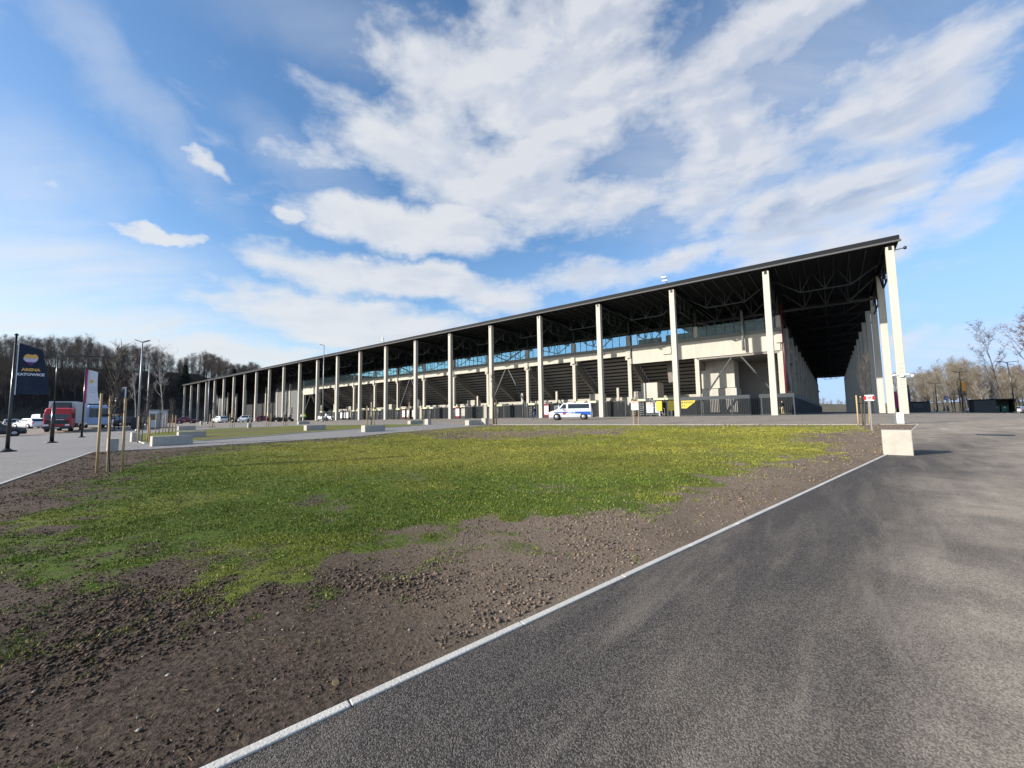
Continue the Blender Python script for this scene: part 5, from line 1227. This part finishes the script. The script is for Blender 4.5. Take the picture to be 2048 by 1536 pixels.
# low pale barriers at the far side of the right car park
for k, px in enumerate((1858, 1887)):
    x, y, z = atd(px, 88); r = root('barrier', (x, y, z), .05, ('low pale barrier at the foot of the slim lamp post, right car park', 'low pale barrier below the blue round sign')[k], 'barrier', 'low barriers')
    MB().prism([(-1.3, 0), (1.3, 0), (1.15, .2), (.7, .36), (-.8, .36), (-1.15, .18)], -.25, .25).build('barrier_body', M['conc2'], r, bevel=.03)
# manhole
x, y, z = at(1990, 870.5); o = MB().lathe([(.42, 0), (.42, .012), (.36, .016)], n=24).build('manhole_cover', M['steel2']); o.location = (x, y, z+.008); tag(o, 'dark round manhole cover in the dusty asphalt at the right', 'manhole cover')
# ------------------------------------------------------------------ sky and light
w = bpy.data.worlds.new('World'); SC.world = w; w.use_nodes = True; t = NT(w.node_tree); bg = t.N['Background']; out = t.N['World Output']
EL, AZ = math.radians(22.9), math.atan2(-.966, -.259)
sk = t.N.new('ShaderNodeTexSky'); sk.sky_type = 'NISHITA'; sk.sun_disc = False; sk.sun_elevation = EL; sk.sun_rotation = AZ % (2*PI); sk.altitude = 200; sk.air_density = SKY_AIR; sk.dust_density = SKY_DUST; sk.ozone_density = 2.0
tc = t.N.new('ShaderNodeTexCoord'); d = tc.outputs['Generated']; sp_ = t.N.new('ShaderNodeSeparateXYZ'); t.L.new(d, sp_.inputs[0]); dx, dy, dz = sp_.outputs
az_, el_ = t.math('ARCTAN2', dx, dy), t.math('ARCSINE', dz)
den = t.math('ADD', t.math('MAXIMUM', dz, 0.), .13)
cb_ = t.N.new('ShaderNodeCombineXYZ'); t.L.new(t.math('DIVIDE', dx, den), cb_.inputs[0]); t.L.new(t.math('DIVIDE', dy, den), cb_.inputs[1]); pl = cb_.outputs[0]
wn = t.N.new('ShaderNodeTexNoise'); wn.inputs['Scale'].default_value = 1.3; wn.inputs['Detail'].default_value = 3; t.L.new(pl, wn.inputs['Vector'])
wv = t.N.new('ShaderNodeVectorMath'); wv.operation = 'MULTIPLY_ADD'; t.L.new(wn.outputs['Color'], wv.inputs[0]); wv.inputs[1].default_value = (.35, .35, 0); t.L.new(pl, wv.inputs[2]); plw = wv.outputs[0]
wn2 = t.N.new('ShaderNodeTexNoise'); wn2.inputs['Scale'].default_value = 7.; wn2.inputs['Detail'].default_value = 5; wn2.inputs['Roughness'].default_value = .62; t.L.new(d, wn2.inputs['Vector'])
ws = t.N.new('ShaderNodeSeparateColor'); t.L.new(wn2.outputs['Color'], ws.inputs[0])
az = t.math('ADD', az_, t.math('MULTIPLY', t.math('SUBTRACT', ws.outputs[0], .5), .22)); el = t.math('ADD', el_, t.math('MULTIPLY', t.math('SUBTRACT', ws.outputs[1], .5), .10))
ca = t.N.new('ShaderNodeCombineXYZ'); t.L.new(t.math('MULTIPLY', az_, 1.0), ca.inputs[0]); t.L.new(t.math('MULTIPLY', t.math('POWER', t.math('MAXIMUM', el_, .0), .75), 2.6), ca.inputs[1]); an = ca.outputs[0]
nz = t.noise(an, 4.6, 9, .55, .25); nz2 = t.noise(t.scale(an, (1, 1, 1), (0, 0, 0), (-.035, .055, 0)), 4.6, 9, .55, .25); nzs = t.noise(an, 13., 7, .58)
def ae(px, py):
    r_ = ray(px, py); r_ = r_/np.linalg.norm(r_); return math.atan2(r_[0], r_[1]), math.asin(r_[2])
def blob(px, py, rx, ry, rot=0, k=1.):
    a0, e0 = ae(px, py); a1, _ = ae(px+rx, py); _, e1 = ae(px, py-ry); ra, re = abs(a1-a0), abs(e1-e0)
    u_ = t.math('SUBTRACT', az, a0); v__ = t.math('SUBTRACT', el, e0); c_, s_ = math.cos(rot), math.sin(rot)
    p = t.math('DIVIDE', t.math('ADD', t.math('MULTIPLY', u_, c_), t.math('MULTIPLY', v__, s_)), ra); q = t.math('DIVIDE', t.math('SUBTRACT', t.math('MULTIPLY', v__, c_), t.math('MULTIPLY', u_, s_)), re)
    r2 = t.math('ADD', t.math('MULTIPLY', p, p), t.math('MULTIPLY', q, q)); return t.math('MULTIPLY', t.math('SUBTRACT', 1., r2), k)
def union(L):
    m = L[0]
    for b in L[1:]: m = t.math('MAXIMUM', m, b)
    return m
BL_ = CLOUDS
msk = t.math('MAXIMUM', union([blob(*b) for b in BL_]), -1.2)
# sky behind the viewer: scattered cloud field
back = t.math('MULTIPLY', t.rng(dy, .15, -.25), .42); msk = t.math('MAXIMUM', msk, t.math('SUBTRACT', back, .25))
dens = t.math('ADD', t.math('MULTIPLY', msk, .85), t.math('ADD', t.math('MULTIPLY', t.math('SUBTRACT', nz, .5), 1.9), t.math('MULTIPLY', t.math('SUBTRACT', nzs, .5), .8)))
cl = t.math('MULTIPLY', t.rng(dens, -.15, .80), .95); thick = t.rng(dens, .15, 1.05)
veil = union([t.math('MULTIPLY', t.math('POWER', t.math('MAXIMUM', blob(*b[:5], 1.), 0.), 1.7), b[5]) for b in VEILS]); stn = t.noise(t.scale(plw, (.7, 3.5, 1), (0, 0, .8)), 1.6, 5, .6)
veil = t.math('MULTIPLY', veil, t.rng(stn, .2, .8, .35, 1.))
hz = t.rng(el, .30, -.02)
alpha = t.math('MAXIMUM', cl, t.math('MULTIPLY', veil, .85)); alpha = t.math('MULTIPLY', alpha, t.rng(el, -.01, .03, .0, .97))
lit = t.rng(t.math('SUBTRACT', nz, nz2), -.09, .09)
left = t.rng(az, .5, -.75)
shade = t.math('MULTIPLY', thick, t.rng(t.noise(an, 2.2, 5, .5), .3, .6, .45, 1.)); shade = t.math('MULTIPLY', shade, t.math('SUBTRACT', 1., t.math('MULTIPLY', lit, .75)))
shade = t.math('MULTIPLY', shade, t.rng(left, 0, 1, 1., .5))
ccol = t.mix(shade, (.96, .97, 1.0), (.44, .55, .77))
ccol = t.mix(t.math('MULTIPLY', left, .6), ccol, (.93, .97, 1.0))
hzr = t.math('MULTIPLY', t.rng(el_, .50, .05), t.rng(az_, -.35, .5, 0., .85))
e1 = t.N.new('ShaderNodeBackground'); t.L.new(ccol, e1.inputs[0]); e1.inputs[1].default_value = CLOUD_E
hs = t.N.new('ShaderNodeHueSaturation'); hs.inputs['Saturation'].default_value = SKY_SAT; t.L.new(sk.outputs[0], hs.inputs['Color']); skc = t.mix(hzr, hs.outputs[0], (1.9, 3.0, 5.2)); t.L.new(skc, bg.inputs[0]); bg.inputs[1].default_value = SKY_S
mx = t.N.new('ShaderNodeMixShader'); t.L.new(alpha, mx.inputs[0]); t.L.new(bg.outputs[0], mx.inputs[1]); t.L.new(e1.outputs[0], mx.inputs[2]); t.L.new(mx.outputs[0], out.inputs[0])
sl = bpy.data.lights.new('sun', 'SUN'); sl.energy = SUN_E; sl.angle = math.radians(.53); sl.color = (1, .93, .82); so = bpy.data.objects.new('sun', sl); COL.objects.link(so)
tv = Vector((.966*math.cos(EL), .259*math.cos(EL), -math.sin(EL))); so.rotation_euler = tv.to_track_quat('-Z', 'Y').to_euler(); so.location = (-60, -20, 60)
# ------------------------------------------------------------------ camera
cd = bpy.data.cameras.new('camera'); cd.sensor_fit = 'HORIZONTAL'; cd.sensor_width = 36; cd.lens = FOC/2048*36; cd.clip_start = .05; cd.clip_end = 6000
co = bpy.data.objects.new('camera', cd); COL.objects.link(co); SC.camera = co
fwd = Vector((0, cp, sp)); up = Vector((0, -sp, cp)); rt = Vector((1, 0, 0))
R_ = Matrix((rt*cr+up*sr*CSG, up*cr-rt*sr*CSG, -fwd)).transposed(); co.matrix_world = Matrix.Translation((0, 0, EYE)) @ R_.to_4x4()
SC.view_settings.view_transform = 'Standard'; SC.view_settings.look = 'None'; SC.view_settings.exposure = EXPO; SC.view_settings.gamma = 1
SC.render.engine = 'CYCLES'; SC.cycles.max_bounces = 6; SC.cycles.transparent_max_bounces = 12; SC.cycles.use_denoising = True
SC.render.resolution_x = 1024; SC.render.resolution_y = 768
